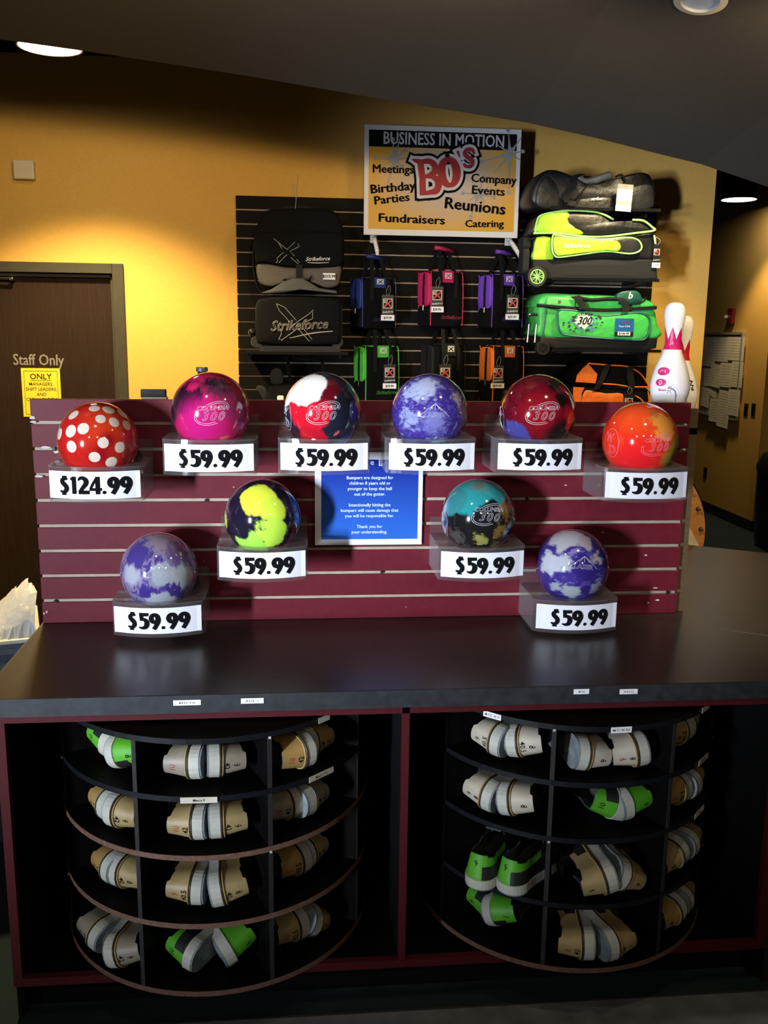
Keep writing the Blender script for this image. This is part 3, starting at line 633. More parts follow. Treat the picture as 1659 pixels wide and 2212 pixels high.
BALLS['red'] = build_ball('orange ball', 1382, 950, 'bright orange red ball with yellow streaks, rightmost on the display', (.78, .030, .010),
    [('n', (.80, .10, .012), .5, .75, 3.5), ('p', (.85, .08, .015), (.0, .75), .6, .4, .4), ('p', (.80, .30, .05), (.60, .45), .42, .10, 1.1), ('p', (.36, .28, .03), (.90, -.35), .46, .10, .5), ('p', (.50, .12, .03), (.35, .72), .16, .1, .9), ('p', (.80, .014, .02), (-.1, -.6), .6, .35, .2), ('p', (.45, .28, .06), (-.96, .25), .16, .06, .4)], 'n', .46, -.12, 'pink', ring=(-.74, -.12), seed=8.2, nscale=3.4)
BALLS['yel'] = build_ball('yellow ball', 568, 1117, 'neon yellow and black swirl ball left of the blue notice', (.012, .008, .024),
    [('p', (.014, .022, .10), (.88, .2), .36, .15, .3), ('p', (.50, .80, .06), (-.98, -.05), .20, .05, .25), ('p', (.70, .82, .055), (-.12, .48), .48, .035, .30), ('p', (.60, .80, .06), (.26, .18), .34, .04, .25), ('p', (.50, .80, .07), (.20, -.45), .44, .05, .40), ('p', (.35, .72, .08), (-.30, -.72), .44, .05, .5), ('p', (.012, .010, .02), (-.30, -.12), .20, .05, .5), ('p', (.05, .12, .05), (.15, -.42), .06, .05, 1.2), ('p', (.012, .010, .02), (-.60, -.32), .24, .05, .45), ('p', (.05, .14, .06), (.0, -.15), .09, .06, 1.2)], None, 0, 0, 'white', seed=3.3, nscale=3.)
BALLS['teal'] = build_ball('teal ball', 1033, 1115, 'teal, black and gold swirl ball right of the blue notice', (.010, .009, .010),
    [('p', (.02, .26, .27), (-.10, .78), .86, .05, .28), ('p', (.03, .19, .20), (-.65, .40), .40, .05, .3), ('p', (.12, .14, .12), (.02, .82), .22, .15, .5), ('p', (.010, .010, .012), (.10, .02), .26, .06, .5), ('p', (.010, .010, .012), (.35, .22), .22, .06, .5), ('p', (.26, .25, .06), (.12, -.62), .20, .05, .8), ('p', (.20, .10, .03), (.72, .20), .26, .07, .8), ('p', (.18, .11, .03), (.62, -.35), .2, .08, .9), ('p', (.06, .055, .05), (-.55, -.55), .24, .08, .8), ('p', (.04, .20, .17), (.95, -.05), .22, .06, .4), ('p', (.10, .08, .02), (.50, -.72), .16, .06, .8)], 'n', .25, .05, 'white', ring=(-.93, -.25), seed=5.7, nscale=3.6)
BALLS['pur'] = build_ball('lilac ball', 344, 1232, 'lilac and indigo marbled ball at bottom left of the display', (.20, .17, .28),
    [('n', (.060, .038, .22), .48, .60, 2.6, 1.), ('p', (.055, .036, .20), (-.55, .45), .40, .08, .8), ('p', (.24, .19, .24), (.15, .75), .42, .15, .7), ('p', (.12, .07, .20), (.55, .40), .36, .12, .8), ('p', (.30, .33, .38), (.10, -.12), .32, .05, .3), ('p', (.36, .38, .40), (.6, -.22), .32, .1, .5), ('p', (.34, .35, .42), (-.72, -.10), .28, .1, .5), ('p', (.045, .028, .20), (-.30, -.56), .26, .05, .8), ('p', (.045, .028, .18), (.35, -.58), .24, .05, .9), ('p', (.34, .37, .42), (.0, -.84), .38, .05, .5), ('p', (.04, .03, .12), (-.1, -.93), .12, .05, .8)], 'p', -.02, -.02, 'white', seed=7.7, streak=(2.4, 2.4, 1.2), nscale=2.4)
BALLS['bw'] = build_ball('white violet ball', 1236, 1222, 'white and deep violet marbled ball at bottom right of the display', (.032, .018, .17),
    [('n', (.07, .05, .26), .46, .62, 1.8, 3., 2.5), ('p', (.38, .38, .42), (-.20, .74), .46, .05, .5), ('p', (.34, .31, .34), (.30, .66), .22, .06, .6), ('p', (.040, .024, .20), (.05, .36), .26, .06, .5), ('p', (.040, .024, .20), (-.62, .34), .24, .05, .5), ('p', (.44, .46, .53), (-.62, .02), .34, .06, .55), ('p', (.42, .44, .52), (-.25, .08), .26, .06, .6), ('p', (.22, .18, .40), (.06, .40), .12, .06, .8), ('p', (.028, .016, .15), (.36, -.02), .30, .06, .5), ('p', (.028, .016, .15), (.78, .30), .32, .06, .5), ('p', (.40, .36, .34), (.66, .24), .17, .06, .8), ('p', (.045, .028, .22), (-.15, -.32), .26, .05, .6), ('p', (.045, .028, .20), (-.65, -.42), .22, .05, .6), ('p', (.34, .38, .42), (.02, -.72), .26, .05, .7), ('p', (.32, .34, .42), (-.40, -.58), .18, .06, .9), ('p', (.26, .25, .34), (.66, -.52), .22, .07, .8), ('p', (.028, .016, .16), (.34, -.62), .18, .05, .6), ('p', (.028, .016, .16), (-.42, -.84), .18, .05, .6)], 'p', .30, .08, 'white', seed=9.1, streak=(1., 1., 2.2), nscale=1.7, detail=3)

# ================================================================== acrylic ball holders and price cards
KB = 2.0; HW = .128
def yfront(x): return -.216 + KB*x*x
CARDS = [('dice', 101, 305, '124.99', 'dotted red ball'), ('pink', 352, 550, '59.99', 'magenta and black ball'), ('rwb', 606, 796, '59.99', 'red, white and navy ball'), ('blue4', 840, 1029, '59.99', 'violet ball in the top row'), ('dkred', 1074, 1264, '59.99', 'dark red ball'), ('red', 1311, 1490, '59.99', 'bright orange ball'), ('yel', 471, 662, '59.99', 'neon yellow ball'), ('teal', 953, 1136, '59.99', 'teal ball'), ('pur', 242, 437, '59.99', 'lilac ball at bottom left'), ('bw', 1160, 1338, '59.99', 'white and violet ball at bottom right')]
for key, xa, xb, price, who in CARDS:
    c = BALLS[key]; zp = PLATE[key]; q = P((xa + xb)/2, 0, -.206); xc = P((xa + xb)/2, 1106 + (P(0, 1106, -.206).z - zp)*0 + 0, -.206).x
    # true x at the card's own height
    py = {'dice': 1047, 'red': 1043, 'yel': 1214, 'teal': 1212, 'pur': 1336, 'bw': 1322}.get(key, 990); xc = P((xa + xb)/2, py, -.206).x
    zb_ = zp - .098; root = thing('ball_holder', 'clear acrylic ball stand holding the ' + who, 'ball stand', (xc, -.001, zb_), 'clear acrylic ball stands on the panel')
    out = [(-HW, -.002)]
    for i in range(17):
        x = -HW + .012 + (2*HW - .024)*i/16; out.append((x, yfront(x)))
    r0 = yfront(-HW + .012); out.insert(1, (-HW, r0 + .018)); out.insert(2, (-HW + .0035, r0 + .005)); out += [(HW - .0035, r0 + .005), (HW, r0 + .018), (HW, -.002)]
    n = len(out); mb = MB()
    inner = [(x*(1 - .004/HW), y + (.004 if y < -.02 else 0)) for x, y in out]
    vs = []
    for (x, y), (xi, yi) in zip(out, inner): vs += [(xc + x, y, zb_), (xc + x, y, zp), (xc + xi, yi, zp - .004), (xc + xi, yi, zb_)]
    fs = []
    for i in range(n-1):
        for k in range(4): fs.append((4*i + k, 4*i + (k+1) % 4, 4*i + 4 + (k+1) % 4, 4*i + 4 + k))
    mb.add(vs, fs); mb.obj('front_skirt', ACR, root)
    # top plate with a round opening for the ball
    m = 48; hr = math.sqrt(BR**2 - (c.z - zp)**2) + .0008; mb = MB(); bx = c.x - xc; ring = [(bx + hr*math.cos(2*PI*k/m), c.y + hr*math.sin(2*PI*k/m)) for k in range(m)]
    def edge_pt(a):                                  # outline hit by a ray from the hole centre
        dx, dy = math.cos(a), math.sin(a); best = None
        loop = out + [out[0]]
        for (x0, y0), (x1, y1) in zip(loop, loop[1:]):
            ex, ey = x1 - x0, y1 - y0; det = dx*(-ey) + dy*ex
            if abs(det) < 1e-9: continue
            s_ = ((x0 - bx)*(-ey) + (y0 - c.y)*ex)/det; t_ = (dx*(y0 - c.y) - dy*(x0 - bx))/det
            if s_ > 0 and -1e-6 <= t_ <= 1 + 1e-6 and (best is None or s_ < best): best = s_
        return (bx + dx*best, c.y + dy*best) if best else (bx, c.y)
    oo = [edge_pt(2*PI*k/m) for k in range(m)]
    vs = []
    for (x, y), (X, Y) in zip(ring, oo): vs += [(xc + x, y, zp), (xc + X, Y, zp), (xc + X, Y, zp - .004), (xc + x, y, zp - .004)]
    fs = []
    for k in range(m):
        j = (k+1) % m
        for e in range(4): fs.append((4*k + e, 4*k + (e+1) % 4, 4*j + (e+1) % 4, 4*j + e))
    mb.add(vs, fs); mb.obj('top_plate', ACR, root)
    MB().box(xc - HW, xc + HW, -.005, -.001, zb_, zp + .052).obj('back_plate', ACR, root, bevel=.002)
    # price card slipped in front
    hc = .036; zc = zp - .012 - .0375; cw = .121
    card = thing('price_card', 'white card reading $%s below the %s' % (price, who), 'price card', (xc, yfront(0), zc - .0375), 'price cards on the ball stands')
    mb = MB(); vs = []; N = 20; yo = -.0012
    for i in range(N+1):
        x = -cw + 2*cw*i/N; x_ = max(-HW + .012, min(HW - .012, x)); y = yfront(x_) + (.0 if abs(x) <= HW - .012 else .0)
        for z in (-.0375, .0375):
            vs += [(xc + x, y + yo, zc + z)]
        for z in (-.0375, .0375):
            vs += [(xc + x, y + yo + .0006, zc + z)]
    fs = []
    for i in range(N):
        a = 4*i; b = a + 4; fs += [(a, b, b+1, a+1), (a+2, a+3, b+3, b+2), (a, a+2, b+2, b), (a+1, b+1, b+3, a+3)]
    fs += [(0, 1, 3, 2), (4*N, 4*N+2, 4*N+3, 4*N+1)]
    mb.add(vs, fs); mb.obj('card', WHTG, card)
    vs, fs, wd = numerals('$' + price, .047); sq = .174/wd if price != '124.99' else .194/wd
    mb = MB(); on(mb, (vs, fs), lambda x, y, z: (xc + x*sq + .004, yfront(x*sq + .004) + yo - .0006 - z, zc - .0235 + y)); mb.obj('price_numerals', INK, card)

# blue notice hung on the panel
a = P(680, 977, -.012); b = P(915, 977, -.012); zb_ = P(797, 1177, -.012).z; x0, x1, zt = a.x, b.x, a.z
t = thing('blue_notice', 'blue bumper rules notice with white border hung on the maroon panel', 'notice', ((x0 + x1)/2, -.012, zb_))
MB().box(x0, x1, -.012, -.001, zb_, zt).obj('board', WHTG, t, bevel=.001)
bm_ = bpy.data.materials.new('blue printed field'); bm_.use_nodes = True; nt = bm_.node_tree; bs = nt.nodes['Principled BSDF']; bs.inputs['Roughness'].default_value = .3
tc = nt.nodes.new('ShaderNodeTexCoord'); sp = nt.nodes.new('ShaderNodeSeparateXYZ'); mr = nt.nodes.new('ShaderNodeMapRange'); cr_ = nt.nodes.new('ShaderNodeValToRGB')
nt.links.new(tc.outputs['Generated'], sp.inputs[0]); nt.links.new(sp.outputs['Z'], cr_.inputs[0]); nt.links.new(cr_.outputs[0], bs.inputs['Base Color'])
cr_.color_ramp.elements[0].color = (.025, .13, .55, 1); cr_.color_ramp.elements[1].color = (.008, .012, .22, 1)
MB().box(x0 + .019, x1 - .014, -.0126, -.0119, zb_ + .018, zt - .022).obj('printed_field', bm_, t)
mb = MB(); cx = (x0 + x1)/2 + .002; lines = ['Bumpers are designed for', 'children 8 years old or', 'younger to keep the ball', 'out of the gutter.', '', 'Intentionally hitting the', 'bumpers will cause damage that', 'you will be responsible for.', '', 'Thank you for', 'your understanding.']
zz = P(800, 1035, -.0126).z; dz = (P(800, 1035, -.0126).z - P(800, 1152, -.0126).z)/10
for i, tx in enumerate(lines):
    if tx: flat(mb, text2d(tx, .0138, bold=.022, sx=.98), cx, -.0129, zz - i*dz)
q = P(804, 1004, -.0126); flat(mb, text2d('e', .024, bold=.03), q.x, -.0129, q.z); q = P(822, 1006, -.0126); flat(mb, text2d('L', .026, bold=.03), q.x, -.0129, q.z)
mb.obj('lettering', mat('pale blue lettering', (.55, .68, .85), .4), t)

# ================================================================== back wall display
BSL = mat('black slatwall laminate', (.0045, .004, .0035), .6, spec=.08, var=.15, nscale=50)
LIN = mat('tan groove liner', (.30, .22, .15), .6)
a = P(509, 422, SY); b = P(1420, 450, SY); gz = [P(511, y, SY).z for y in (452.1, 482.7, 513.3, 543.5, 573.9, 603.9, 634.3, 664, 693.6, 722.8, 751.9, 780.8, 810, 838.3)]
g0 = gz[0]; gz = [g0 - SB*k for k in range(22)]
bsl = slatwall('slatwall_board', 'black slatwall board on the yellow wall carrying the bags', a.x, b.x, SY, gz[-1] - .05, a.z, gz, BSL, LIN, th=WY - SY - .001, gw=.0085)
DX = a.x

def wx(px, py, y): return P(px, py, y)
def outline(px_pts, y): return [((q := P(x_, y_, y)).x, q.z) for x_, y_ in px_pts]
def spl(pts, n=5, closed=True):
    p = [tuple(q) for q in pts]
    if not closed: return cat_spline(p, n)
    L = len(p); ext = [p[-1]] + p + [p[0], p[1]]; out = []
    for i in range(1, L+1):
        p0, p1, p2, p3 = ext[i-1], ext[i], ext[i+1], ext[i+2]
        for k in range(n):
            t = k/n; out.append(tuple(.5*((2*b_) + (c_-a_)*t + (2*a_-5*b_+4*c_-d_)*t*t + (3*b_-a_-3*c_+d_)*t**3) for a_, b_, c_, d_ in zip(p0, p1, p2, p3)))
    return out
def pillow(mb, pts, y_front, depth, puff=.01, rings=4, back=True):
    """rounded cushion-like solid whose outline (x, z) faces the viewer"""
    n = len(pts); cx = sum(p[0] for p in pts)/n; cz = sum(p[1] for p in pts)/n; vs = []; fs = []
    lev = [(1.0, depth), (1.0, depth*.15 + puff), (.985, puff*.45), (.95, puff*.12), (.88, 0.), (.5, -puff*.25)]
    for s_, d in lev:
        for x, z in pts: vs.append((cx + (x - cx)*s_, y_front + d, cz + (z - cz)*s_))
    for l in range(len(lev) - 1):
        for k in range(n): fs.append((l*n + k, l*n + (k+1) % n, (l+1)*n + (k+1) % n, (l+1)*n + k))
    fs.append(tuple((len(lev) - 1)*n + k for k in range(n))); fs.append(tuple(range(n - 1, -1, -1)))
    return mb.add(vs, fs)
def px_fill(mb, px_pts, y, th=.0015):
    return mb.prism(outline(px_pts, y), y - th, y + .0005)
def px_line(mb, px_pts, y, r=.0025, smooth=True, n=6, closed=False):
    o = outline(px_pts, y); o = cat_spline(o, 5) if smooth and not closed else (spl(o) if closed else o)
    return mb.tube([(x, y, z) for x, z in o], r, n, closed)
XRED = mat('tag red', (.42, .03, .015), .5); TAGB = mat('black hang tag card', (.012, .011, .010), .35)
def x_icon(root, parent, x, y, z, s, fr=PRINTW, cross=XRED, fill=INK):
    mb = MB(); mb.box(x - s/2, x + s/2, y - .0006, y, z - s/2, z + s/2); o = mb.obj('icon_frame', fr, root, parent=parent)
    mb = MB(); mb.box(x - s*.43, x + s*.43, y - .0010, y - .0005, z - s*.43, z + s*.43); mb.obj('icon_field', fill, root, parent=parent)
    mb = MB(); flat(mb, stroke2d([(-.42, -.36, .2), (.42, .36, .16)], smooth=False), x, y - .0014, z, s); flat(mb, stroke2d([(-.34, .36, .06), (0, .05, .14), (.38, -.38, .2)], smooth=False), x, y - .0014, z, s)
    mb.obj('icon_cross', cross, root, parent=parent)
    if fill is INK:
        mb = MB()
        for k in range(5): mb.box(x - s*.42 + k*s*.085, x - s*.42 + k*s*.085 + s*.05, y - .0012, y - .0009, z + s*.08 - k*s*.03, z + s*(.40 - .05*(k % 2)))
        mb.obj('icon_pattern', fr, root, parent=parent)
def hang_tag(root, px, py0, py1, w_px, y, price='$39.99', anchor=None):
    """black card tag with framed red cross, script and white price sticker; px/py0/py1 of the card"""
    a = P(px, py0, y); b = P(px, py1, y); sc = (P(px + w_px/2, py0, y).x - P(px - w_px/2, py0, y).x); h = a.z - b.z
    o = MB().box(a.x - sc/2, a.x + sc/2, y, y + .0012, b.z, a.z).obj('hang_tag', TAGB, root)
    x_icon(root, o, a.x, y - .0002, a.z - h*.34, sc*.78)
    mb = MB(); flat(mb, text2d('Strikeforce', sc*.20, shear=.4, bold=.03), a.x, y - .0008, a.z - h*.70, rot=.08); mb.obj('tag_script', PRINTW, root, parent=o)
    zc = b.z + h*.10
    MB().box(a.x - sc*.56, a.x + sc*.56, y - .0016, y - .0004, zc - h*.11, zc + h*.11).obj('price_sticker', WHT, root, parent=o)
    v_, f_, wd = numerals(price.replace('3', '2'), sc*.2) if False else (None, None, None)
    mb = MB(); flat(mb, text2d(price, sc*.26, bold=.04, sx=.95), a.x, y - .002, zc - sc*.09); mb.obj('price_print', INK, root, parent=o)
    if anchor:
        q = P(anchor[0], anchor[1], y + .004); MB().tube(cat_spline([(a.x - .004, y, a.z - .004), (a.x - .010, y - .003, (a.z*.6 + q.z*.4)), tuple(q), (a.x + .014, y - .003, (a.z*.5 + q.z*.5)), (a.x + .004, y, a.z - .004)]), .0009, 5).obj('tag_string', mat('clear tag string', (.35, .35, .33), .4), root, parent=o)
    return o

# -------- the tote bags: one builder, six colours
def tote(px, py_top, py_bot, col, cname, label, tagpx, lowered=False, gripcol=None, sc=1., yaw=24, plain=False, tip=0.):
    """px: pixel of the front panel's left edge; body stands away from the board, turned so its left side shows"""
    y0 = 2.47; q = P(px, py_bot, y0); q2 = P(px, py_top - 5, y0); H = q2.z - q.z; Wd = .215*sc; Dp = .135
    root = thing('bowling_tote', label, 'bag', (q.x, y0, q.z), 'single ball tote bags on the black slatwall')
    M = Matrix.Translation(q) @ Matrix.Rotation(math.radians(yaw), 4, 'Z') @ Matrix.Rotation(tip, 4, 'Y')
    CM = mat(cname + ' tote fabric', col, .6, var=.18, nscale=90, bump=.3); PM = mat(cname + ' piping', tuple(c*1.1 for c in col), .5)
    mb = MB(); mb.soft((Wd/2, Dp/2, H/2), (Wd/2, Dp/2, H/2), 9, 12, .003, M, fn=lambda p: (p.x*(1 - .05*max(0, p.z)), p.y*(1 - .12*max(0, p.z)), p.z)); mb.obj('body', BLK, root, smooth=True)
    # coloured upper half of the side that shows, its zip, and the pocket below
    mb = MB(); mb.soft((-.004, Dp/2, H*.68), (.010, Dp*.47, H*.30), 5, 10, .002, M); s_ = mb.obj('side_panel', CM if not plain else GREYF, root, smooth=True)
    mb = MB(); mb.strap([(-.0155, Dp*.42, H*.28), (-.0165, Dp*.42, H*.7), (-.0125, Dp*.42, H*.95), (.004, Dp*.42, H*1.0)], (0, .009, 0), .003, M); mb.obj('zipper', BLKW, root, parent=s_)
    mb = MB(); mb.tube([(-.018, Dp*.40, H*.40), (-.020, Dp*.40, H*.31)], .004, 8, M=M); mb.obj('zip_pull', CHROME if not plain else STEEL, root, parent=s_)
    mb = MB(); mb.soft((-.002, Dp/2, H*.20), (.010, Dp*.46, H*.17), 6, 8, .002, M); mb.obj('side_pocket', BLK, root, smooth=True)
    for x, yy in ((0.001, .004), (Wd - .001, .004), (-.003, Dp - .006)):
        mb = MB(); mb.tube(cat_spline([(x, yy, .012), (x, yy - .002, H*.5), (x*(.985) + .001, yy + .004, H*.93), (x*.95 + .006, yy + .02, H*.99)]), .0028 if not plain else .0022, 6, M=M); mb.obj('piping', PM if not plain else GREYF, root)
    # lid flash in the bag's colour and front badge
    mb = MB(); mb.box(.03, Wd - .03, .006, Dp*.9, H*.985, H*1.004, M); mb.obj('top_panel', CM if not plain else GREYF, root, bevel=.002)
    mb = MB(); mb.box(Wd*.33, Wd*.67, -.004, .001, H*.80, H*1.0, M); bd = mb.obj('front_badge', CM if not plain else GREYF, root, bevel=.001)
    mb = MB(); mb.box(Wd*.40, Wd*.60, -.0052, -.0040, H*.87, H*.97, M); mb.obj('badge_patch', PRINTW, root, parent=bd)
    mb = MB(); vs, fs = stroke2d([(-.4, -.4, .22), (.4, .4, .16)], smooth=False); k = Wd*.085
    mb.add([M @ Vector((Wd*.5 + vx*k*2, -.0056, H*.92 + vy*H*.09)) for vx, vy, vz in vs], fs); vs, fs = stroke2d([(-.4, .4, .1), (.4, -.4, .2)], smooth=False); mb.add([M @ Vector((Wd*.5 + vx*k*2, -.0056, H*.92 + vy*H*.09)) for vx, vy, vz in vs], fs)
    mb.obj('badge_cross', CM if not plain else GREYF, root, parent=bd)
    # handles: two web loops meeting in a coloured wrap
    hh = H*.40
    for x in (Wd*.26, Wd*.74):
        mb = MB(); mb.strap(cat_spline([(x, -.002, H*.55), (x, -.006, H*.86), (x + (.5*Wd - x)*.15, .012, H*1.04), (x + (.5*Wd - x)*.42, .045, H + hh*.86), (x + (.5*Wd - x)*.5, .052, H + hh)]), (.012, 0, 0), .003, M); mb.obj('handle', BLKW, root)
        mb = MB(); mb.strap(cat_spline([(x, Dp, H*.86), (x + (.5*Wd - x)*.2, Dp - .015, H*1.05), (x + (.5*Wd - x)*.45, .075, H + hh*.86), (x + (.5*Wd - x)*.5, .060, H + hh)]), (.012, 0, 0), .003, M); mb.obj('handle', BLKW, root)
    mb = MB(); mb.tube([(Wd*.24, .056, H + hh + .004), (Wd*.5, .056, H + hh), (Wd*.80, .056, H + hh - .012)], [.012, .013, .013], 12, M=M); mb.obj('grip_wrap', (mat(cname + ' grip', tuple(c*.7 for c in col), .6) if not plain else BLKW), root, smooth=True)
    mb = MB(); vs, fs = text2d('Strikeforce', .030, shear=.45, bold=.0, outline=.022); mb.add([M @ Vector((Wd*.60 + vx, -.0045 - vz*.03, H*.16 + vy)) for vx, vy, vz in vs], fs); mb.obj('stitched_script', mat(cname + ' stitching', tuple(.45*c + .02 for c in col), .6), root)
    if tagpx: hang_tag(root, tagpx[0], tagpx[1], tagpx[2], 26, y0 - .022 + (.03 if tagpx[0] < px + 20 else 0) - .035 + .03, tagpx[3] if len(tagpx) > 3 else '$39.99', (tagpx[0] + 3, tagpx[1] - 20))
    return root
tote(783, 603, 711, (.010, .030, .20), 'navy', 'black and navy blue tote hanging under the left end of the sign', (838, 637, 692))
tote(930, 589, 708, (.52, .012, .10), 'hot pink', 'black and hot pink tote with pink piping hanging below the sign', (945, 619, 674))
tote(1062, 596, 712, (.15, .045, .42), 'purple', 'black and purple tote hanging under the right end of the sign', (1108, 636, 690))
tote(790, 752, 872, (.07, .52, .045), 'bright green', 'black tote with bright green panels hanging below the navy tote', (842, 787, 839))
tote(936, 748, 872, (.03, .03, .032), 'plain black', 'plain black tote hanging below the hot pink tote', (962, 787, 840), plain=True)
tote(1064, 752, 870, (.75, .16, .012), 'orange', 'black tote with orange panels hanging below the purple tote', (1076, 790, 838))

# -------- sign standing on two beaded hook arms
a = P(787.5, 268, 2.48); b = P(1127, 280, 2.48); c = P(788.5, 507, 2.48); x0, x1, z1, z0 = a.x, b.x, (a.z + b.z)/2, c.z
YS = 2.48; t = thing('event_sign', 'large yellow and black event sign in a white frame above the totes', 'sign', ((x0 + x1)/2, YS, z0))
MB().box(x0, x1, YS, YS + .012, z0, z1).obj('board', mat('white sign board', (.62, .62, .62), .45, var=.03), t, bevel=.002)
W, H = x1 - x0, z1 - z0
fm = bpy.data.materials.new('printed yellow field'); fm.use_nodes = True; nt = fm.node_tree; bs = nt.nodes['Principled BSDF']; bs.inputs['Roughness'].default_value = .45
tc = nt.nodes.new('ShaderNodeTexCoord'); mp = nt.nodes.new('ShaderNodeMapping'); mp.inputs['Location'].default_value = (-.52, 0, -.50); mp.inputs['Scale'].default_value = (1, 0, 1)
vl = nt.nodes.new('ShaderNodeVectorMath'); vl.operation = 'LENGTH'; ra = nt.nodes.new('ShaderNodeValToRGB')
nt.links.new(tc.outputs['Generated'], mp.inputs[0]); nt.links.new(mp.outputs[0], vl.inputs[0]); nt.links.new(vl.outputs['Value'], ra.inputs[0]); nt.links.new(ra.outputs[0], bs.inputs['Base Color'])
ra.color_ramp.elements[0].position = .12; ra.color_ramp.elements[0].color = (.42, .37, .34, 1); ra.color_ramp.elements[1].position = .52; ra.color_ramp.elements[1].color = (.58, .30, .012, 1)
bw = W*.028
MB().box(x0 + bw, x1 - bw, YS - .0006, YS, z0 + H*.055, z1 - H*.05).obj('yellow_field', fm, t)
MB().box(x0 + bw, x1 - bw, YS - .0010, YS - .0004, z1 - H*.195, z1 - H*.045).obj('black_header', INK, t)
U = lambda u: x0 + W*u; V = lambda v_: z1 - H*v_
mb = MB(); flat(mb, text2d('BUSINESS IN MOTION', .088, bold=.018, sx=.77), U(.505), YS - .0014, V(.167)); mb.obj('header_lettering', mat('pale sign lettering', (.50, .50, .52), .5), t)
for u, v_, s_, sp_ in ((.19, .305, .17, ((95, 1.0), (75, 1.1), (40, .75), (5, 1.0), (-40, .55), (-75, .7), (-105, 1.5), (-150, .6), (178, 1.0), (140, .5))), (.93, .22, .20, ((97, 1.0), (55, .9), (10, .6), (-30, .6), (-90, 1.7), (-128, 1.1), (197, 1.35), (150, .7))), (.735, .60, .15, ((75, 1.0), (35, .8), (-10, 1.), (-50, .7), (-108, 1.4), (-145, .7), (178, .95), (120, .8)))):
    mb = MB()
    for k, (an, l) in enumerate(sp_):
        an = math.radians(an); l *= s_*.6; dx, dz = math.cos(an), math.sin(an); flat(mb, stroke2d([(0, 0, .030), (dx*l*.4, dz*l*.4, .010), (dx*l, dz*l, .003)], smooth=False), U(u), YS - .0013, V(v_))
        if k % 2 == 0: flat(mb, ([(dx*l + .011*math.cos(2*PI*j/14), dz*l + .011*math.sin(2*PI*j/14), 0) for j in range(14)], [tuple(range(14))]), U(u), YS - .0013, V(v_))
    mb.obj('starburst', mat('grey starburst print', (.26, .26, .27), .5), t)
LOGO = [([(.0, .0, .2), (.04, .5, .2), (.02, 1.02, .2)], 0), ([(.0, .95, .13), (.30, .95, .16), (.46, .80, .2), (.42, .62, .19), (.20, .54, .12), (.04, .53, .10)], 1), ([(.06, .53, .10), (.36, .50, .15), (.52, .32, .21), (.44, .10, .2), (.22, .06, .14), (-.04, .05, .11)], 1), ([(-.22, 1.06, .03), (-.10, 1.0, .12), (.06, .96, .14)], 1),
        (ell(.88, .58, .235, .375, .2, wf=lambda a: .13 + .13*abs(math.cos(a))), 1), ([(1.20, 1.16, .10), (1.24, 1.04, .06), (1.26, .96, .02)], 0), ([(1.72, 1.02, .07), (1.66, 1.15, .11), (1.50, 1.17, .11), (1.42, 1.06, .13), (1.52, .94, .14), (1.64, .83, .14), (1.58, .69, .11), (1.42, .70, .10), (1.36, .79, .07)], 1)]
def logo(nm, pad, yy, m_):
    mb = MB()
    for pts, sm in LOGO: flat(mb, stroke2d(pts, pad=pad, smooth=bool(sm)), U(.375), yy, V(.625), .180, rot=.125, sx=.98)
    mb.obj(nm, m_, t)
logo('logo_black_outline', .155, YS - .0028, INK); logo('logo_white_outline', .085, YS - .0038, mat('logo white', (.50, .49, .48), .6)); logo('logo_red_letters', 0, YS - .0048, mat('logo red', (.27, .006, .010), .6))
for tx, px, py, sz, ro, sxx in (('Meetings', 849, 372, .060, .0, 1.05), ('Birthday', 849, 412, .064, .11, 1.15), ('Parties', 847, 436, .060, .13, 1.2), ('Company', 1066, 394, .062, -.03, 1.05), ('Events', 1054, 419, .062, -.04, 1.15), ('Reunions', 1025, 455, .084, -.08, 1.1), ('Fundraisers', 889, 480, .062, -.02, 1.28), ('Catering', 1046, 489, .054, .02, 1.15)):
    q = P(px, py, YS); mb = MB(); flat(mb, text2d(tx, sz, bold=.035, sx=sxx), q.x, YS - .0026, q.z - .004, rot=ro); mb.obj('event_lettering', INK, t)
for nm, px, py, ex, ey, lab in (('l', 808, 512, 815, 548, 'white beaded hook arm under the left end of the event sign'), ('r', 1100, 518, 1122, 553, 'white beaded hook arm under the right end of the event sign')):
    q = P(px, py, SY - .03); e = P(ex, ey, 2.36); tt = thing('hook_arm', lab, 'display hook', (q.x, SY, q.z), 'beaded hook arms under the sign')
    MB().box(q.x - .02, q.x + .02, SY - .006, SY, q.z - .03, q.z + .028).obj('bracket', WHTP, tt, bevel=.002)
    A = Vector((q.x, SY - .004, q.z + .004)); B = e
    MB().tube([A, B], .009, 8).obj('arm', WHTP, tt)
    mb = MB()
    for k in range(7): c_ = A.lerp(B, .12 + k*.14); mb.ball((c_.x, c_.y, c_.z + .012), .0125, 14, 8)
    mb.obj('beads', WHTP, tt, smooth=True)

# wire peg with a clip sticking up over the top of the board
a = P(643, 376, 2.40); b = P(638, 458, 2.40); t = thing('wire_hook', 'thin upright metal wire hook above the black backpack', 'display hook', (b.x, 2.40, b.z))
MB().tube([(b.x + .012, SY, b.z + .01), (b.x + .004, 2.46, b.z + .004), (b.x, 2.40, b.z), (a.x, 2.40, a.z)], .0022, 6).obj('wire', STEEL, t)
MB().ball((b.x, 2.398, b.z - .004), .007, 12, 8).obj('tip', CHROME, t)

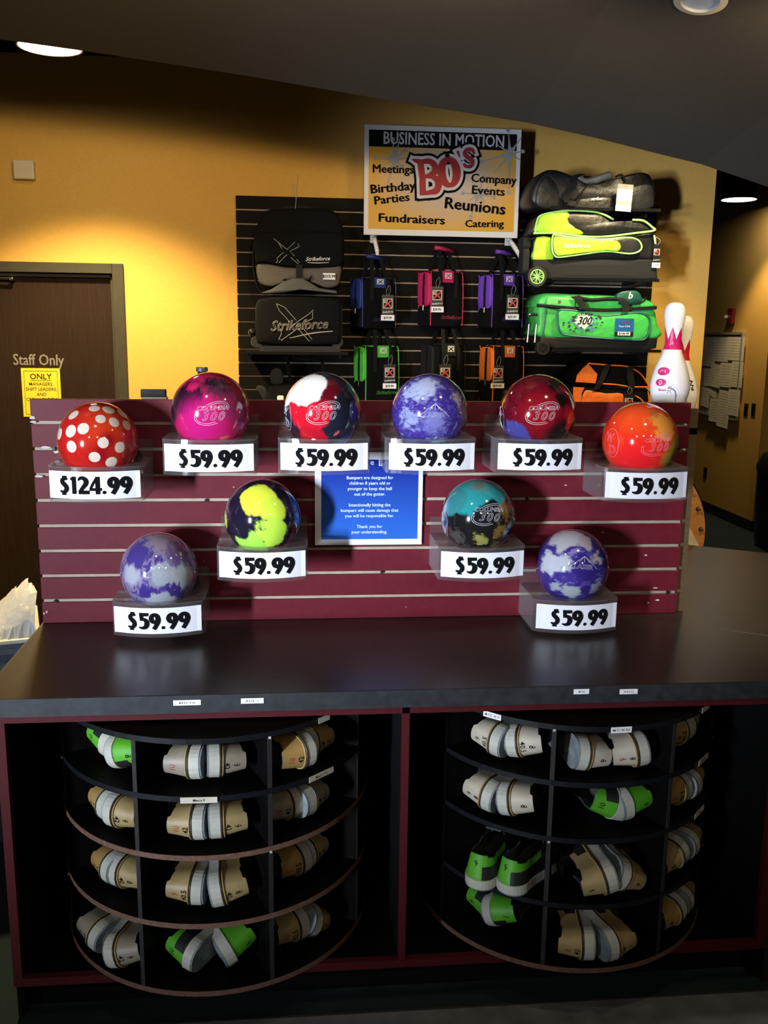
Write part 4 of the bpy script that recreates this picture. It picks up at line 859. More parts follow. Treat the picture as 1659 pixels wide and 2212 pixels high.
# -------- black bags at the left of the board
def X_mark(root, y, pts_list, m_, r=.0018, name='stitched_cross', parent=None):
    mb = MB()
    for pts in pts_list: px_line(mb, pts, y, r, smooth=False)
    return mb.obj(name, m_, root, parent=parent)
STI = mat('pale grey stitching', (.30, .29, .26), .6)
y0 = 2.36; q = P(645, 630, y0)
t = thing('backpack', 'black backpack with stitched cross and taupe lower panel at top left of the board', 'bag', (q.x, SY, q.z))
mb = MB(); pillow(mb, spl(outline([(560, 470), (578, 452), (640, 448), (715, 452), (738, 478), (745, 520), (742, 575), (730, 612), (690, 625), (600, 625), (562, 612), (552, 575), (548, 515)], y0 + .03)), y0 + .03, .20, .03); mb.obj('main_body', BLK, t, smooth=True)
mb = MB(); pillow(mb, spl(outline([(556, 505), (580, 500), (650, 499), (735, 503), (742, 530), (738, 572), (690, 578), (620, 576), (575, 568), (552, 565), (550, 530)], y0)), y0, .06, .022); fp = mb.obj('front_pocket', BLK, t, smooth=True)
X_mark(t, y0 - .010, [[(591, 515), (620, 539), (637, 523)], [(602, 525), (609, 537)], [(643, 526), (647, 532), (626, 543), (636, 553)], [(612, 545), (598, 558), (600, 563), (596, 568)], [(602, 568), (620, 550)], [(628, 556), (644, 570), (647, 567), (641, 560)]], STI, parent=fp)
q = P(686, 563, y0 - .012); mb = MB(); flat(mb, text2d('Strikeforce', .029, shear=.4, bold=.012), q.x, y0 - .0115, q.z, rot=.05); flat(mb, stroke2d([(-.055, -.010, .002), (.0, -.012, .004), (.06, -.008, .002)]), q.x, y0 - .0115, q.z); mb.obj('script', PRINTW, t, parent=fp)
mb = MB(); pillow(mb, spl(outline([(555, 572), (580, 570), (620, 577), (690, 578), (735, 574), (736, 600), (728, 618), (700, 621), (690, 606), (600, 606), (590, 618), (566, 615), (556, 600)], y0 + .012)), y0 + .012, .05, .014); mb.obj('lower_panel', BROWNF, t, smooth=True)
mb = MB(); a = P(646, 572, y0); mb.strap([(a.x, y0 - .006, a.z), (a.x, y0 - .010, a.z - .05), (a.x, y0 - .004, a.z - .12)], (.016, 0, 0), .004); mb.obj('strap', BLKW, t)
a = P(711, 597, y0 - .006); MB().box(a.x - .033, a.x + .033, y0 - .008, y0 - .004, a.z - .017, a.z + .017).obj('price_sticker', WHT, t)
mb = MB(); flat(mb, text2d('$215.99', .021, bold=.04), a.x, y0 - .0086, a.z - .007); mb.obj('price_print', INK, t)
mb = MB(); mb.strap(cat_spline([tuple(P(x, y, y0 + .05)) for x, y in ((560, 500), (549, 540), (550, 590), (560, 625), (580, 640))]), (.004, .012, 0), .003); mb.obj('shoulder_strap', BLKW, t)
mb = MB(); mb.tube(cat_spline([tuple(P(x, y, y0 + .08)) for x, y in ((596, 456), (625, 449), (660, 448), (690, 455))]), .012, 8); mb.obj('carry_handle', BLKW, t, smooth=True)
# roller bag below with grey carry handle
y0 = 2.30; q = P(645, 757, y0)
t = thing('roller_bag', 'black roller bag with large stitched cross and script, lower left of the board', 'bag', (q.x, SY, q.z))
mb = MB(); pillow(mb, spl(outline([(556, 650), (580, 642), (650, 640), (720, 644), (738, 652), (741, 690), (738, 735), (722, 744), (640, 746), (570, 744), (553, 735), (550, 690)], y0)), y0, .30, .03); bd = mb.obj('body', GREYF if False else BLK, t, smooth=True)
mb = MB(); px_line(mb, [(556, 655), (580, 645), (650, 643), (720, 647), (735, 656), (738, 690), (735, 730), (720, 740), (640, 742), (572, 740), (557, 730), (554, 690)], y0 + .012, .004, closed=True); mb.obj('edge_seam', GREYF, t)
X_mark(t, y0 - .010, [[(597, 656), (615, 664), (640, 692)], [(597, 656), (604, 672), (616, 684), (626, 696)], [(640, 697), (668, 678), (677, 669), (675, 678), (676, 688), (660, 696)], [(607, 713), (608, 722), (602, 733), (608, 735), (640, 712)], [(644, 710), (668, 737), (674, 733), (655, 709)]], STI, .0016)
mb = MB(); q = P(650, 712, y0 - .010); flat(mb, text2d('Strikeforce', .074, shear=.35, outline=.016, sx=.92), q.x - .01, y0 - .010, q.z, rot=.06); flat(mb, stroke2d([(-.06, -.045, .003), (.06, -.018, .006), (.17, -.006, .004)]), q.x, y0 - .010, q.z); mb.obj('stitched_script', STI, t)
mb = MB(); px_pts = [(562, 633), (585, 625), (612, 608), (635, 600), (655, 601), (690, 622), (728, 628), (730, 634), (690, 630), (650, 626), (610, 632), (575, 634)]; pillow(mb, outline(px_pts, y0 + .015), y0 + .015, .035, .010); mb.obj('handle_flap', mat('grey webbing flap', (.05, .052, .052), .55, var=.2, nscale=60), t, smooth=False)
for px in (556, 728):
    a = P(px, 738, y0 + .04); M = Matrix.Translation((a.x, y0 + .06, a.z)) @ Matrix.Rotation(PI/2, 4, 'X')
    mb = MB(); mb.lathe([(.02, -.03), (.032, -.03), (.035, -.02), (.035, .02), (.032, .03), (.02, .03)], 24, M); mb.obj('wheel', BLKP, t)
a = P(545, 718, y0 + .05); mb = MB(); mb.ball((a.x, a.y, a.z), .022, 14, 10); mb.obj('corner_guard', BLKG, t, smooth=True)
mb = MB(); a = P(600, 752, y0 + .02); b = P(730, 756, y0 + .02); mb.box(P(560, 750, y0).x, P(735, 750, y0).x, y0 + .02, SY - .02, a.z - .02, a.z + .012); mb.obj('base', BLKP, t)
# shelves of black metal carrying the roller bags
def shelf(x0, x1, yf, z, lab, tail=None):
    t = thing('shelf_bracket', lab, 'shelf', ((x0 + x1)/2, SY, z), 'black metal shelves on the board')
    MB().box(x0, x1, yf, SY, z - .008, z).obj('tray', BLKG, t, bevel=.002)
    MB().box(x0, x1, yf - .004, yf, z - .012, z + .004).obj('front_lip', BLKG, t, bevel=.001)
    for x in (x0 + .03, x1 - .045): MB().box(x, x + .012, yf + .1, SY, z - .030, z - .012).obj('bracket', BLKP, t)
a = P(525, 757, 2.30); b = P(752, 757, 2.30); shelf(a.x, b.x, 2.28, P(600, 752, 2.32).z - .021, 'black metal shelf under the stitched black roller bag')
# dark bag whose top shows low on the left, with a white tag
y0 = 2.34; q = P(620, 900, y0)
t = thing('shoulder_bag', 'black shoulder bag low on the board, mostly hidden behind the tricolour ball', 'bag', (q.x, SY, q.z))
mb = MB(); pillow(mb, spl(outline([(578, 838), (590, 832), (640, 828), (690, 832), (704, 846), (708, 900), (640, 905), (576, 900)], y0)), y0, .22, .02); mb.obj('body', BLK, t, smooth=True)
mb = MB(); pillow(mb, spl(outline([(553, 838), (562, 833), (576, 840), (578, 858), (572, 868), (562, 852)], y0 + .02)), y0 + .02, .03, .008); mb.obj('side_flap', GREYF, t)
mb = MB(); pillow(mb, spl(outline([(584, 806), (594, 795), (608, 800), (612, 825), (600, 832), (586, 828)], y0 + .03)), y0 + .03, .05, .012); mb.obj('handle_wrap', GREYF, t, smooth=True)
mb = MB(); mb.strap(cat_spline([tuple(P(x, y, y0 + .05)) for x, y in ((630, 830), (622, 790), (630, 765), (650, 775), (690, 778), (700, 800), (704, 835))]), (.008, .012, 0), .003); mb.obj('strap', BLKW, t)
mb = MB(); mb.soft(tuple(P(606, 860, y0 - .02)), (.018, .004, .014), 4, 6); mb.obj('white_tag', WHTP, t)

# -------- bags at the right of the board
BLKS = mat('black shiny nylon', (.0055, .0055, .0065), .45, var=.25, nscale=9, bump=.55, bdist=.02)
LIME = mat('lime nylon', (.40, .74, .03), .42, var=.14, nscale=13, bump=.8, bdist=.02); LIMEP = mat('pale lime piping', (.36, .80, .20), .4)
y0 = 2.24; q = P(1285, 470, y0)
t = thing('duffel_bag', 'black shiny duffel bag with white hang tag on the top right shelf', 'bag', (q.x, SY, q.z))
mb = MB(); pillow(mb, spl(outline([(1145, 432), (1152, 400), (1166, 376), (1186, 365), (1212, 370), (1245, 388), (1285, 396), (1330, 386), (1365, 375), (1395, 371), (1412, 382), (1419, 412), (1416, 440), (1400, 449), (1300, 450), (1200, 450), (1160, 448)], y0)), y0, .33, .05); mb.obj('body', BLKS, t, smooth=True)
mb = MB(); pillow(mb, spl(outline([(1158, 440), (1162, 405), (1180, 380), (1200, 392), (1218, 420), (1214, 452), (1180, 452)], y0 - .008)), y0 - .008, .05, .02); mb.obj('end_pocket', mat('charcoal nylon', (.012, .0125, .014), .45, var=.25, nscale=9, bump=.5, bdist=.02), t, smooth=True)
mb = MB(); pillow(mb, spl(outline([(1340, 415), (1375, 400), (1408, 398), (1414, 425), (1410, 448), (1370, 455), (1345, 450)], y0 - .010)), y0 - .010, .05, .02); mb.obj('end_pocket', MATS['charcoal nylon'], t, smooth=True)
mb = MB(); pillow(mb, spl(outline([(1232, 435), (1260, 428), (1320, 425), (1332, 440), (1325, 457), (1260, 458), (1235, 455)], y0 - .012)), y0 - .012, .05, .012); fp = mb.obj('front_pocket', BLKS, t, smooth=True)
mb = MB(); q = P(1290, 432, y0 - .03); flat(mb, text2d('striker', .024, shear=.3, bold=.02), q.x, y0 - .026, q.z, rot=.06); mb.obj('script', PRINTW, t, parent=fp)
mb = MB(); mb.strap(cat_spline([tuple(P(x, y, y0 - .03)) for x, y in ((1226, 438), (1222, 420), (1240, 400), (1238, 384), (1258, 376))] ), (.018, .006, 0), .003); mb.strap(cat_spline([tuple(P(x, y, y0 - .05)) for x, y in ((1228, 438), (1248, 438), (1258, 412), (1272, 398))]), (.010, .006, .012), .003); mb.obj('shoulder_strap', GREYF, t)
mb = MB(); mb.tube(cat_spline([tuple(P(x, y, y0 + .01)) for x, y in ((1250, 382), (1262, 393), (1284, 390), (1306, 382), (1318, 379))]), [.012] + [.02]*23 + [.012] if False else .020, 10); mb.obj('grip_wrap', mat('pale grey grip', (.16, .16, .15), .5, var=.3, nscale=30), t, smooth=True)
mb = MB(); mb.tube(cat_spline([tuple(P(x, y, y0 - .02)) for x, y in ((1330, 382), (1342, 378), (1350, 390), (1345, 402))]), .006, 8); mb.obj('strap_loop', BLKW, t)
a = P(1331, 398, y0 - .06); b = P(1367, 398, y0 - .06); z0 = P(1350, 457, y0 - .06).z; M = Matrix.Translation(((a.x + b.x)/2, y0 - .07, (a.z + z0)/2)) @ Matrix.Rotation(.05, 4, 'Y')
hw, hh = (b.x - a.x)/2 - .003, (a.z - z0)/2
tg = MB().box(-hw, hw, 0, .0015, -hh, hh, M).obj('hang_tag', WHT, t)
for z0_, z1_ in ((hh*.62, hh), (-hh*.55, -hh*.25)): MB().box(-hw, hw, -.0006, 0, z0_, z1_, M).obj('tag_band', mat('grey tag print', (.25, .24, .22), .5), t, parent=tg)
mb = MB(); mb.box(-hw*.6, hw*.6, -.0008, 0, .004, .007, M).box(-hw*.7, hw*.5, -.0008, 0, .012, .015, M); mb.obj('tag_print', mat('light tag print', (.5, .5, .48), .5), t, parent=tg)
mb = MB(); mb.tube([(0, 0, hh*.8), (-.004, .02, hh*1.15), (.006, .03, hh*1.4)], .003, 6, M=M); mb.obj('tag_clip', CHROME, t, parent=tg)
a = P(1186, 447, 2.22); b = P(1424, 455, 2.22); shelf(a.x, b.x, 2.20, P(1290, 451.5, 2.24).z, 'black metal shelf under the shiny black duffel')

y0 = 2.22; q = P(1285, 608, y0)
t = thing('roller_bag', 'black and lime green roller bag with green spoked wheel, right of the sign', 'bag', (q.x, SY, q.z))
mb = MB(); pillow(mb, outline([(1150, 560), (1420, 560), (1424, 602), (1404, 604), (1180, 604), (1160, 588), (1150, 575)], y0), y0, .34, .012); mb.obj('base', GREYF, t, bevel=.004)
mb = MB(); pillow(mb, spl(outline([(1154, 512), (1185, 508), (1280, 514), (1370, 508), (1412, 503), (1418, 520), (1420, 556), (1400, 561), (1285, 562), (1175, 563), (1153, 563), (1150, 540)], y0 + .012), 3), y0 + .012, .30, .025); mb.obj('body', BLKS, t, smooth=True)
mb = MB(); pillow(mb, spl(outline([(1160, 512), (1190, 512), (1200, 530), (1195, 562), (1153, 562), (1153, 540)], y0 + .006), 2), y0 + .006, .05, .012); mb.obj('side_panel', LIME, t, smooth=True)
mb = MB(); pillow(mb, spl(outline([(1157, 503), (1161, 478), (1168, 464), (1190, 458), (1225, 456), (1270, 458), (1300, 462), (1325, 478), (1365, 476), (1390, 478), (1406, 490), (1413, 498), (1370, 503), (1315, 509), (1262, 510), (1200, 504)], y0), 3), y0, .30, .035); lid = mb.obj('lid', BLKS, t, smooth=True)
mb = MB(); pillow(mb, spl(outline([(1159, 501), (1162, 480), (1170, 465), (1195, 459), (1226, 456), (1233, 470), (1240, 484), (1254, 494), (1260, 507), (1215, 504)], y0 - .006), 3), y0 - .006, .05, .018); mb.obj('lid_panel', LIME, t, smooth=True, parent=lid)
mb = MB(); px_line(mb, [(1156, 503), (1160, 478), (1172, 464), (1226, 455), (1290, 459), (1325, 474)], y0 - .004, .0055); mb.obj('piping', LIMEP, t)
mb = MB(); px_line(mb, [(1366, 475), (1390, 477), (1408, 490), (1413, 498), (1370, 504), (1310, 511), (1262, 511), (1205, 504), (1152, 504)], y0 - .008, .0055); mb.obj('piping', LIMEP, t)
mb = MB(); px_line(mb, [(1413, 508), (1416, 530)], y0 - .004, .005); mb.obj('piping', LIMEP, t)
mb = MB(); pk = spl(outline([(1194, 510), (1205, 508), (1240, 513), (1300, 517), (1350, 513), (1376, 517), (1386, 530), (1382, 542), (1360, 548), (1310, 543), (1260, 549), (1215, 555), (1200, 554), (1193, 540)], y0 - .024), 4); pillow(mb, pk, y0 - .024, .05, .014); pkt = mb.obj('front_pocket', mat('charcoal nylon', (.030, .031, .034)), t, smooth=True)
mb = MB(); pillow(mb, spl(outline([(1197, 513), (1206, 511), (1240, 516), (1300, 520), (1332, 520), (1342, 530), (1336, 542), (1310, 541), (1262, 546), (1216, 552), (1203, 551), (1197, 538)], y0 - .031), 4), y0 - .031, .012, .006); mb.obj('pocket_panel', LIME, t, smooth=True, parent=pkt)
mb = MB(); mb.tube([(x, y0 - .022, z) for x, z in pk], .0045, 6, True); mb.obj('pocket_piping', LIMEP, t, parent=pkt)
mb = MB(); q = P(1244, 535, y0 - .035); flat(mb, text2d('Strikeforce', .032, shear=.35, bold=.03), q.x, y0 - .036, q.z, rot=.02); mb.obj('script', mat('white script print', (.72, .75, .60), .5), t, parent=pkt)
def wheel(root, px, py, r_px, yc, tyre, hubm, spokes=7, w_=.05):
    a = P(px, py, yc); r = r_px/FOC*((a - CAM).dot(AF)); M = Matrix.Translation((a.x, yc, a.z)) @ Matrix.Rotation(PI/2, 4, 'X')
    wl = MB().lathe([(r*.70, -w_/2), (r*.93, -w_/2), (r, -w_*.3), (r, w_*.3), (r*.93, w_/2), (r*.70, w_/2), (r*.70, -w_/2)], 36, M, cap=False).obj('wheel', tyre, root, smooth=False)
    mb = MB(); mb.lathe([(r*.60, -w_*.42), (r*.71, -w_*.42), (r*.71, w_*.50), (r*.62, w_*.50), (r*.60, -w_*.42)], 36, M, cap=False); mb.lathe([(.001, w_*.46), (r*.15, w_*.50), (r*.15, 0), (.001, 0)], 18, M, cap=False)
    for k in range(spokes):
        a_ = 2*PI*k/spokes
        for da in (-.16, .16):
            mb.box(r*.10, r*.64, -r*.028, r*.028, w_*.34, w_*.50, M @ Matrix.Rotation(a_ + da, 4, 'Z'))
    mb.obj('spoked_hub', hubm, root, parent=wl)
    MB().lathe([(.001, w_*.1), (r*.62, w_*.1)], 24, M, cap=False).obj('wheel_well', BLKP, root, parent=wl)
wheel(t, 1158, 598, 22, y0 - .03, BLKP, LIMEP)
mb = MB(); a = P(1138, 525, y0 + .03); mb.soft((a.x, y0 + .08, a.z), (.028, .06, .035), 4, 8); mb.soft((a.x - .002, y0 + .07, a.z - .09), (.022, .05, .07), 5, 8); mb.obj('handle_housing', GREYF, t, smooth=True)
hang_tag(t, 1420, 527, 578, 16, y0 - .01, '$144.99', (1417, 512))
a = P(1190, 604, 2.20); b = P(1422, 610, 2.20); shelf(a.x, b.x, 2.19, P(1404, 604.6, 2.22).z, 'black metal shelf under the lime roller bag')

GRN = mat('green nylon', (.055, .50, .085), .45, var=.14, nscale=11, bump=.7, bdist=.02); GRNL = mat('light green nylon', (.10, .62, .12), .42, var=.12, nscale=30, bump=.3); TEALP = mat('teal piping', (.012, .10, .13), .45); DTEAL = mat('dark teal nylon', (.008, .085, .060), .45, var=.2, nscale=40)
y0 = 2.22; q = P(1290, 762, y0)
t = thing('roller_bag', 'bright green roller bag with splatter print and blue tag, lower right shelf', 'bag', (q.x, SY, q.z))
mb = MB(); pillow(mb, outline([(1166, 728), (1423, 730), (1420, 752), (1405, 756), (1190, 752), (1168, 742)], y0), y0, .34, .010); mb.obj('base', BLKP, t, bevel=.004)
mb = MB(); pillow(mb, spl(outline([(1163, 662), (1180, 666), (1290, 668), (1400, 668), (1416, 670), (1422, 700), (1424, 731), (1300, 733), (1168, 728), (1163, 700)], y0 + .010), 3), y0 + .010, .30, .020); mb.obj('body', GRN, t, smooth=True)
mb = MB(); pillow(mb, spl(outline([(1160, 655), (1166, 640), (1180, 633), (1240, 635), (1310, 637), (1345, 640), (1390, 644), (1410, 652), (1418, 662), (1400, 668), (1300, 670), (1240, 668), (1165, 664)], y0 + .02), 3), y0 + .02, .28, .03); lid = mb.obj('lid', GRN, t, smooth=True)
mb = MB(); pillow(mb, spl(outline([(1181, 652), (1184, 643), (1200, 641), (1240, 646), (1243, 660), (1236, 666), (1185, 660)], y0 - .002), 3), y0 - .002, .04, .012); mb.obj('lid_pocket', GRNL, t, smooth=True, parent=lid)
mb = MB(); a = P(1209, 652, y0 - .006); mb.lathe([(.001, .004), (.008, .004), (.010, 0)], 16, Matrix.Translation((a.x, y0 - .004, a.z)) @ Matrix.Rotation(PI/2, 4, 'X'), cap=False); mb.obj('grommet', STEEL, t, parent=lid)
mb = MB(); px_line(mb, [(1160, 660), (1180, 661), (1240, 666), (1300, 670), (1360, 668), (1418, 664)], y0 - .004, .009); mb.obj('zipper', BLKW, t)
mb = MB(); px_line(mb, [(1160, 656), (1185, 659), (1240, 663)], y0 - .006, .003); mb.obj('piping', TEALP, t)
mb = MB(); px_line(mb, [(1179, 668), (1176, 700), (1172, 728)], y0 - .002, .004); mb.obj('piping', TEALP, t)
mb = MB(); px_line(mb, [(1365, 671), (1418, 668)], y0 - .006, .003); mb.obj('piping', TEALP, t)
mb = MB(); pk = spl(outline([(1206, 672), (1220, 669), (1255, 673), (1290, 682), (1330, 681), (1370, 676), (1394, 680), (1404, 692), (1403, 715), (1394, 732), (1370, 735), (1290, 730), (1225, 724), (1210, 716), (1205, 695)], y0 - .018), 4); pillow(mb, pk, y0 - .018, .05, .012); pkt = mb.obj('front_pocket', GRNL if False else GRN, t, smooth=True)
mb = MB(); mb.tube([(x, y0 - .016, z) for x, z in pk], .0045, 6, True); mb.obj('pocket_piping', TEALP, t, parent=pkt)
rnd = random.Random(11)
def blob(mb, px, py, r, y, n=9):
    _lf[0] = (_lf[0] + 1) % 24; y -= _lf[0]*.00002; q = P(px, py, y); mb.prism([(q.x + r*math.cos(2*PI*k/n)*rnd.uniform(.45, 1.25), q.z + r*.8*math.sin(2*PI*k/n)*rnd.uniform(.45, 1.25)) for k in range(n)], y - .0006, y + .0003)
mb = MB()
for k in range(34): a_ = rnd.uniform(0, 2*PI); d = rnd.uniform(14, 40); blob(mb, 1260 + d*math.cos(a_)*1.1, 699 + d*math.sin(a_)*.62, rnd.uniform(.004, .011), y0 - .0205)
mb.obj('dark_splatter', mat('dark splatter print', (.012, .05, .03), .5), t, parent=pkt)
mb = MB()
for k in range(14): a_ = rnd.uniform(0, 2*PI); d = rnd.uniform(12, 34); blob(mb, 1260 + d*math.cos(a_), 699 + d*math.sin(a_)*.6, rnd.uniform(.008, .016), y0 - .0212)
mb.obj('blue_splatter', mat('blue splatter print', (.07, .22, .35), .5), t, parent=pkt)
mb = MB()
for k in range(10): blob(mb, 1261 + rnd.uniform(-14, 14), 695 + rnd.uniform(-8, 8), .030, y0 - .0218, 12)
mb.obj('white_splatter', mat('white splatter print', (.58, .66, .62), .5), t, parent=pkt)
mb = MB(); q = P(1261, 701, y0 - .024); flat(mb, text2d('300', .058, shear=.35, bold=.02, sx=.9), q.x, y0 - .0245, q.z); flat(mb, text2d('COLUMBIA', .018, shear=.25, bold=.02), q.x, y0 - .0245, q.z + .048); mb.obj('logo_print', INK, t, parent=pkt)
for pts in (((1240, 640), (1250, 648), (1258, 660), (1258, 668)), ((1338, 644), (1346, 650), (1352, 664), (1350, 674))):
    mb = MB(); mb.strap(cat_spline([tuple(P(x, y, y0 - .014 - .004*i)) for i, (x, y) in enumerate(pts)]), (.020, 0, .002), .004); mb.obj('handle_strap', BLKW, t)
mb = MB(); mb.tube(cat_spline([tuple(P(x, y, y0 + .0)) for x, y in ((1246, 642), (1275, 648), (1310, 646), (1340, 646))]), .010, 8); mb.obj('carry_handle', BLKW, t, smooth=True)
mb = MB(); pillow(mb, spl(outline([(1332, 640), (1342, 630), (1365, 627), (1380, 630), (1388, 644), (1386, 652), (1358, 656), (1340, 652)], y0 - .008), 3), y0 - .008, .06, .014); ap = mb.obj('accessory_pouch', DTEAL, t, smooth=True)
mb = MB(); q = P(1361, 645, y0 - .012); flat(mb, text2d('b', .05, shear=.2, bold=.03), q.x, y0 - .013, q.z); mb.obj('pouch_print', PRINTW, t, parent=ap)
mb = MB(); px_line(mb, [(1336, 655), (1360, 657), (1387, 653), (1396, 642)], y0 - .012, .005); mb.obj('pouch_zipper', BLKW, t, parent=ap)
wheel(t, 1171, 752, 15.5, y0 - .012, BLKP, BLKP, 6, .04)
mb = MB()
for px in (1143, 1159): a = P(px, 700, y0 + .03); b = P(px - 4, 740, y0 + .03); mb.tube([a, b], .006, 8)
a = P(1142, 680, y0 + .03); b = P(1170, 680, y0 + .03); mb.tube([a, b], .008, 8); mb.obj('pull_handle', STEEL, t)
a = P(1350, 688, y0 - .03); b = P(1350, 727, y0 - .03); s_ = P(1370, 700, y0 - .03).x - P(1330, 700, y0 - .03).x
tg = MB().box(a.x - s_/2, a.x + s_/2, y0 - .028, y0 - .0265, b.z, a.z).obj('hang_tag', mat('blue tag card', (.012, .11, .34), .4), t)
MB().box(a.x - s_/2, a.x + s_/2, y0 - .0286, y0 - .028, b.z, b.z + (a.z - b.z)*.25).obj('tag_band', TAGB, t, parent=tg)
MB().box(a.x - s_*.34, a.x + s_*.34, y0 - .0294, y0 - .0285, b.z + .006, b.z + (a.z - b.z)*.26).obj('price_sticker', WHT, t, parent=tg)
mb = MB(); flat(mb, text2d('$144.99', s_*.17, bold=.04), a.x, y0 - .0298, b.z + (a.z - b.z)*.10); mb.obj('price_print', INK, t, parent=tg)
mb = MB(); flat(mb, text2d('Team C300', s_*.13, bold=.03), a.x, y0 - .0288, b.z + (a.z - b.z)*.52); mb.obj('tag_print', PRINTW, t, parent=tg)
mb = MB(); flat(mb, text2d('300', s_*.24, shear=.35, bold=.02), a.x + .004, y0 - .0288, b.z + (a.z - b.z)*.70); mb.obj('tag_logo', mat('tag purple red', (.20, .03, .10), .5), t, parent=tg)
a = P(1190, 765, 2.20); b = P(1424, 768, 2.20); shelf(a.x, b.x, 2.18, P(1405, 756.6, 2.22).z, 'black metal shelf under the bright green roller bag')

ORG = mat('orange nylon', (.78, .17, .018), .5, var=.12, nscale=14, bump=.6, bdist=.015); ORGP = mat('orange piping', (.72, .14, .02), .45)
y0 = 2.24; q = P(1310, 905, y0)
t = thing('duffel_bag', 'black and orange duffel bag behind the panel, beside the white pins', 'bag', (q.x, SY, q.z))
mb = MB(); pillow(mb, spl(outline([(1236, 830), (1243, 810), (1258, 792), (1272, 785), (1320, 789), (1352, 792), (1380, 806), (1395, 822), (1402, 835), (1340, 838), (1290, 830)], y0 + .01), 3), y0 + .01, .30, .03); top = mb.obj('lid', BLK, t, smooth=True)
mb = MB(); px_fill(mb, [(1243, 825), (1246, 810), (1258, 796), (1270, 786), (1290, 808), (1286, 828)], y0 - .008, .004); mb.obj('lid_panel', ORG, t, parent=top)
mb = MB(); pillow(mb, spl(outline([(1238, 835), (1290, 836), (1398, 838), (1402, 870), (1402, 912), (1310, 915), (1236, 912), (1236, 870)], y0), 3), y0, .30, .02); mb.obj('body', BLK, t, smooth=True)
mb = MB(); px_fill(mb, [(1238, 836), (1262, 837), (1256, 850), (1254, 910), (1236, 910)], y0 - .008, .004); mb.obj('side_panel', ORG, t)
mb = MB(); pillow(mb, spl(outline([(1257, 865), (1262, 848), (1272, 843), (1310, 850), (1346, 851), (1347, 880), (1346, 910), (1256, 910)], y0 - .012), 3), y0 - .012, .03, .008); mb.obj('front_pocket', ORG, t, smooth=True)
mb = MB(); px_line(mb, [(1270, 785), (1320, 789), (1354, 792), (1382, 806), (1398, 828), (1402, 836)], y0 - .004, .0045); mb.obj('piping', ORGP, t)
mb = MB(); px_line(mb, [(1301, 829), (1330, 831), (1362, 836)], y0 - .009, .004); mb.obj('piping', ORGP, t)
mb = MB(); px_line(mb, [(1362, 836), (1402, 836)], y0 - .008, .004); mb.obj('piping', ORGP, t)
mb = MB(); px_line(mb, [(1400, 845), (1402, 868)], y0 - .008, .004); mb.obj('piping', ORGP, t)
mb = MB(); px_line(mb, [(1372, 855), (1384, 862), (1392, 872)], y0 - .010, .004); mb.obj('piping', ORGP, t)
for pts in (((1313, 787), (1306, 805), (1297, 825), (1287, 842)), ((1360, 792), (1362, 815), (1364, 835), (1360, 850))):
    mb = MB(); mb.strap(cat_spline([tuple(P(x, y, y0 - .016)) for x, y in pts]), (.018, 0, .003), .004); mb.obj('handle_strap', BLKW, t)
a = P(1170, 913, 2.22); b = P(1415, 913, 2.22); shelf(a.x, b.x, 2.22, P(1310, 915, 2.24).z - .002, 'black metal shelf under the orange duffel, hidden by the panel')
hang_tag(t, 1359, 850, 905, 22, y0 - .03, '$49.99', (1360, 836))

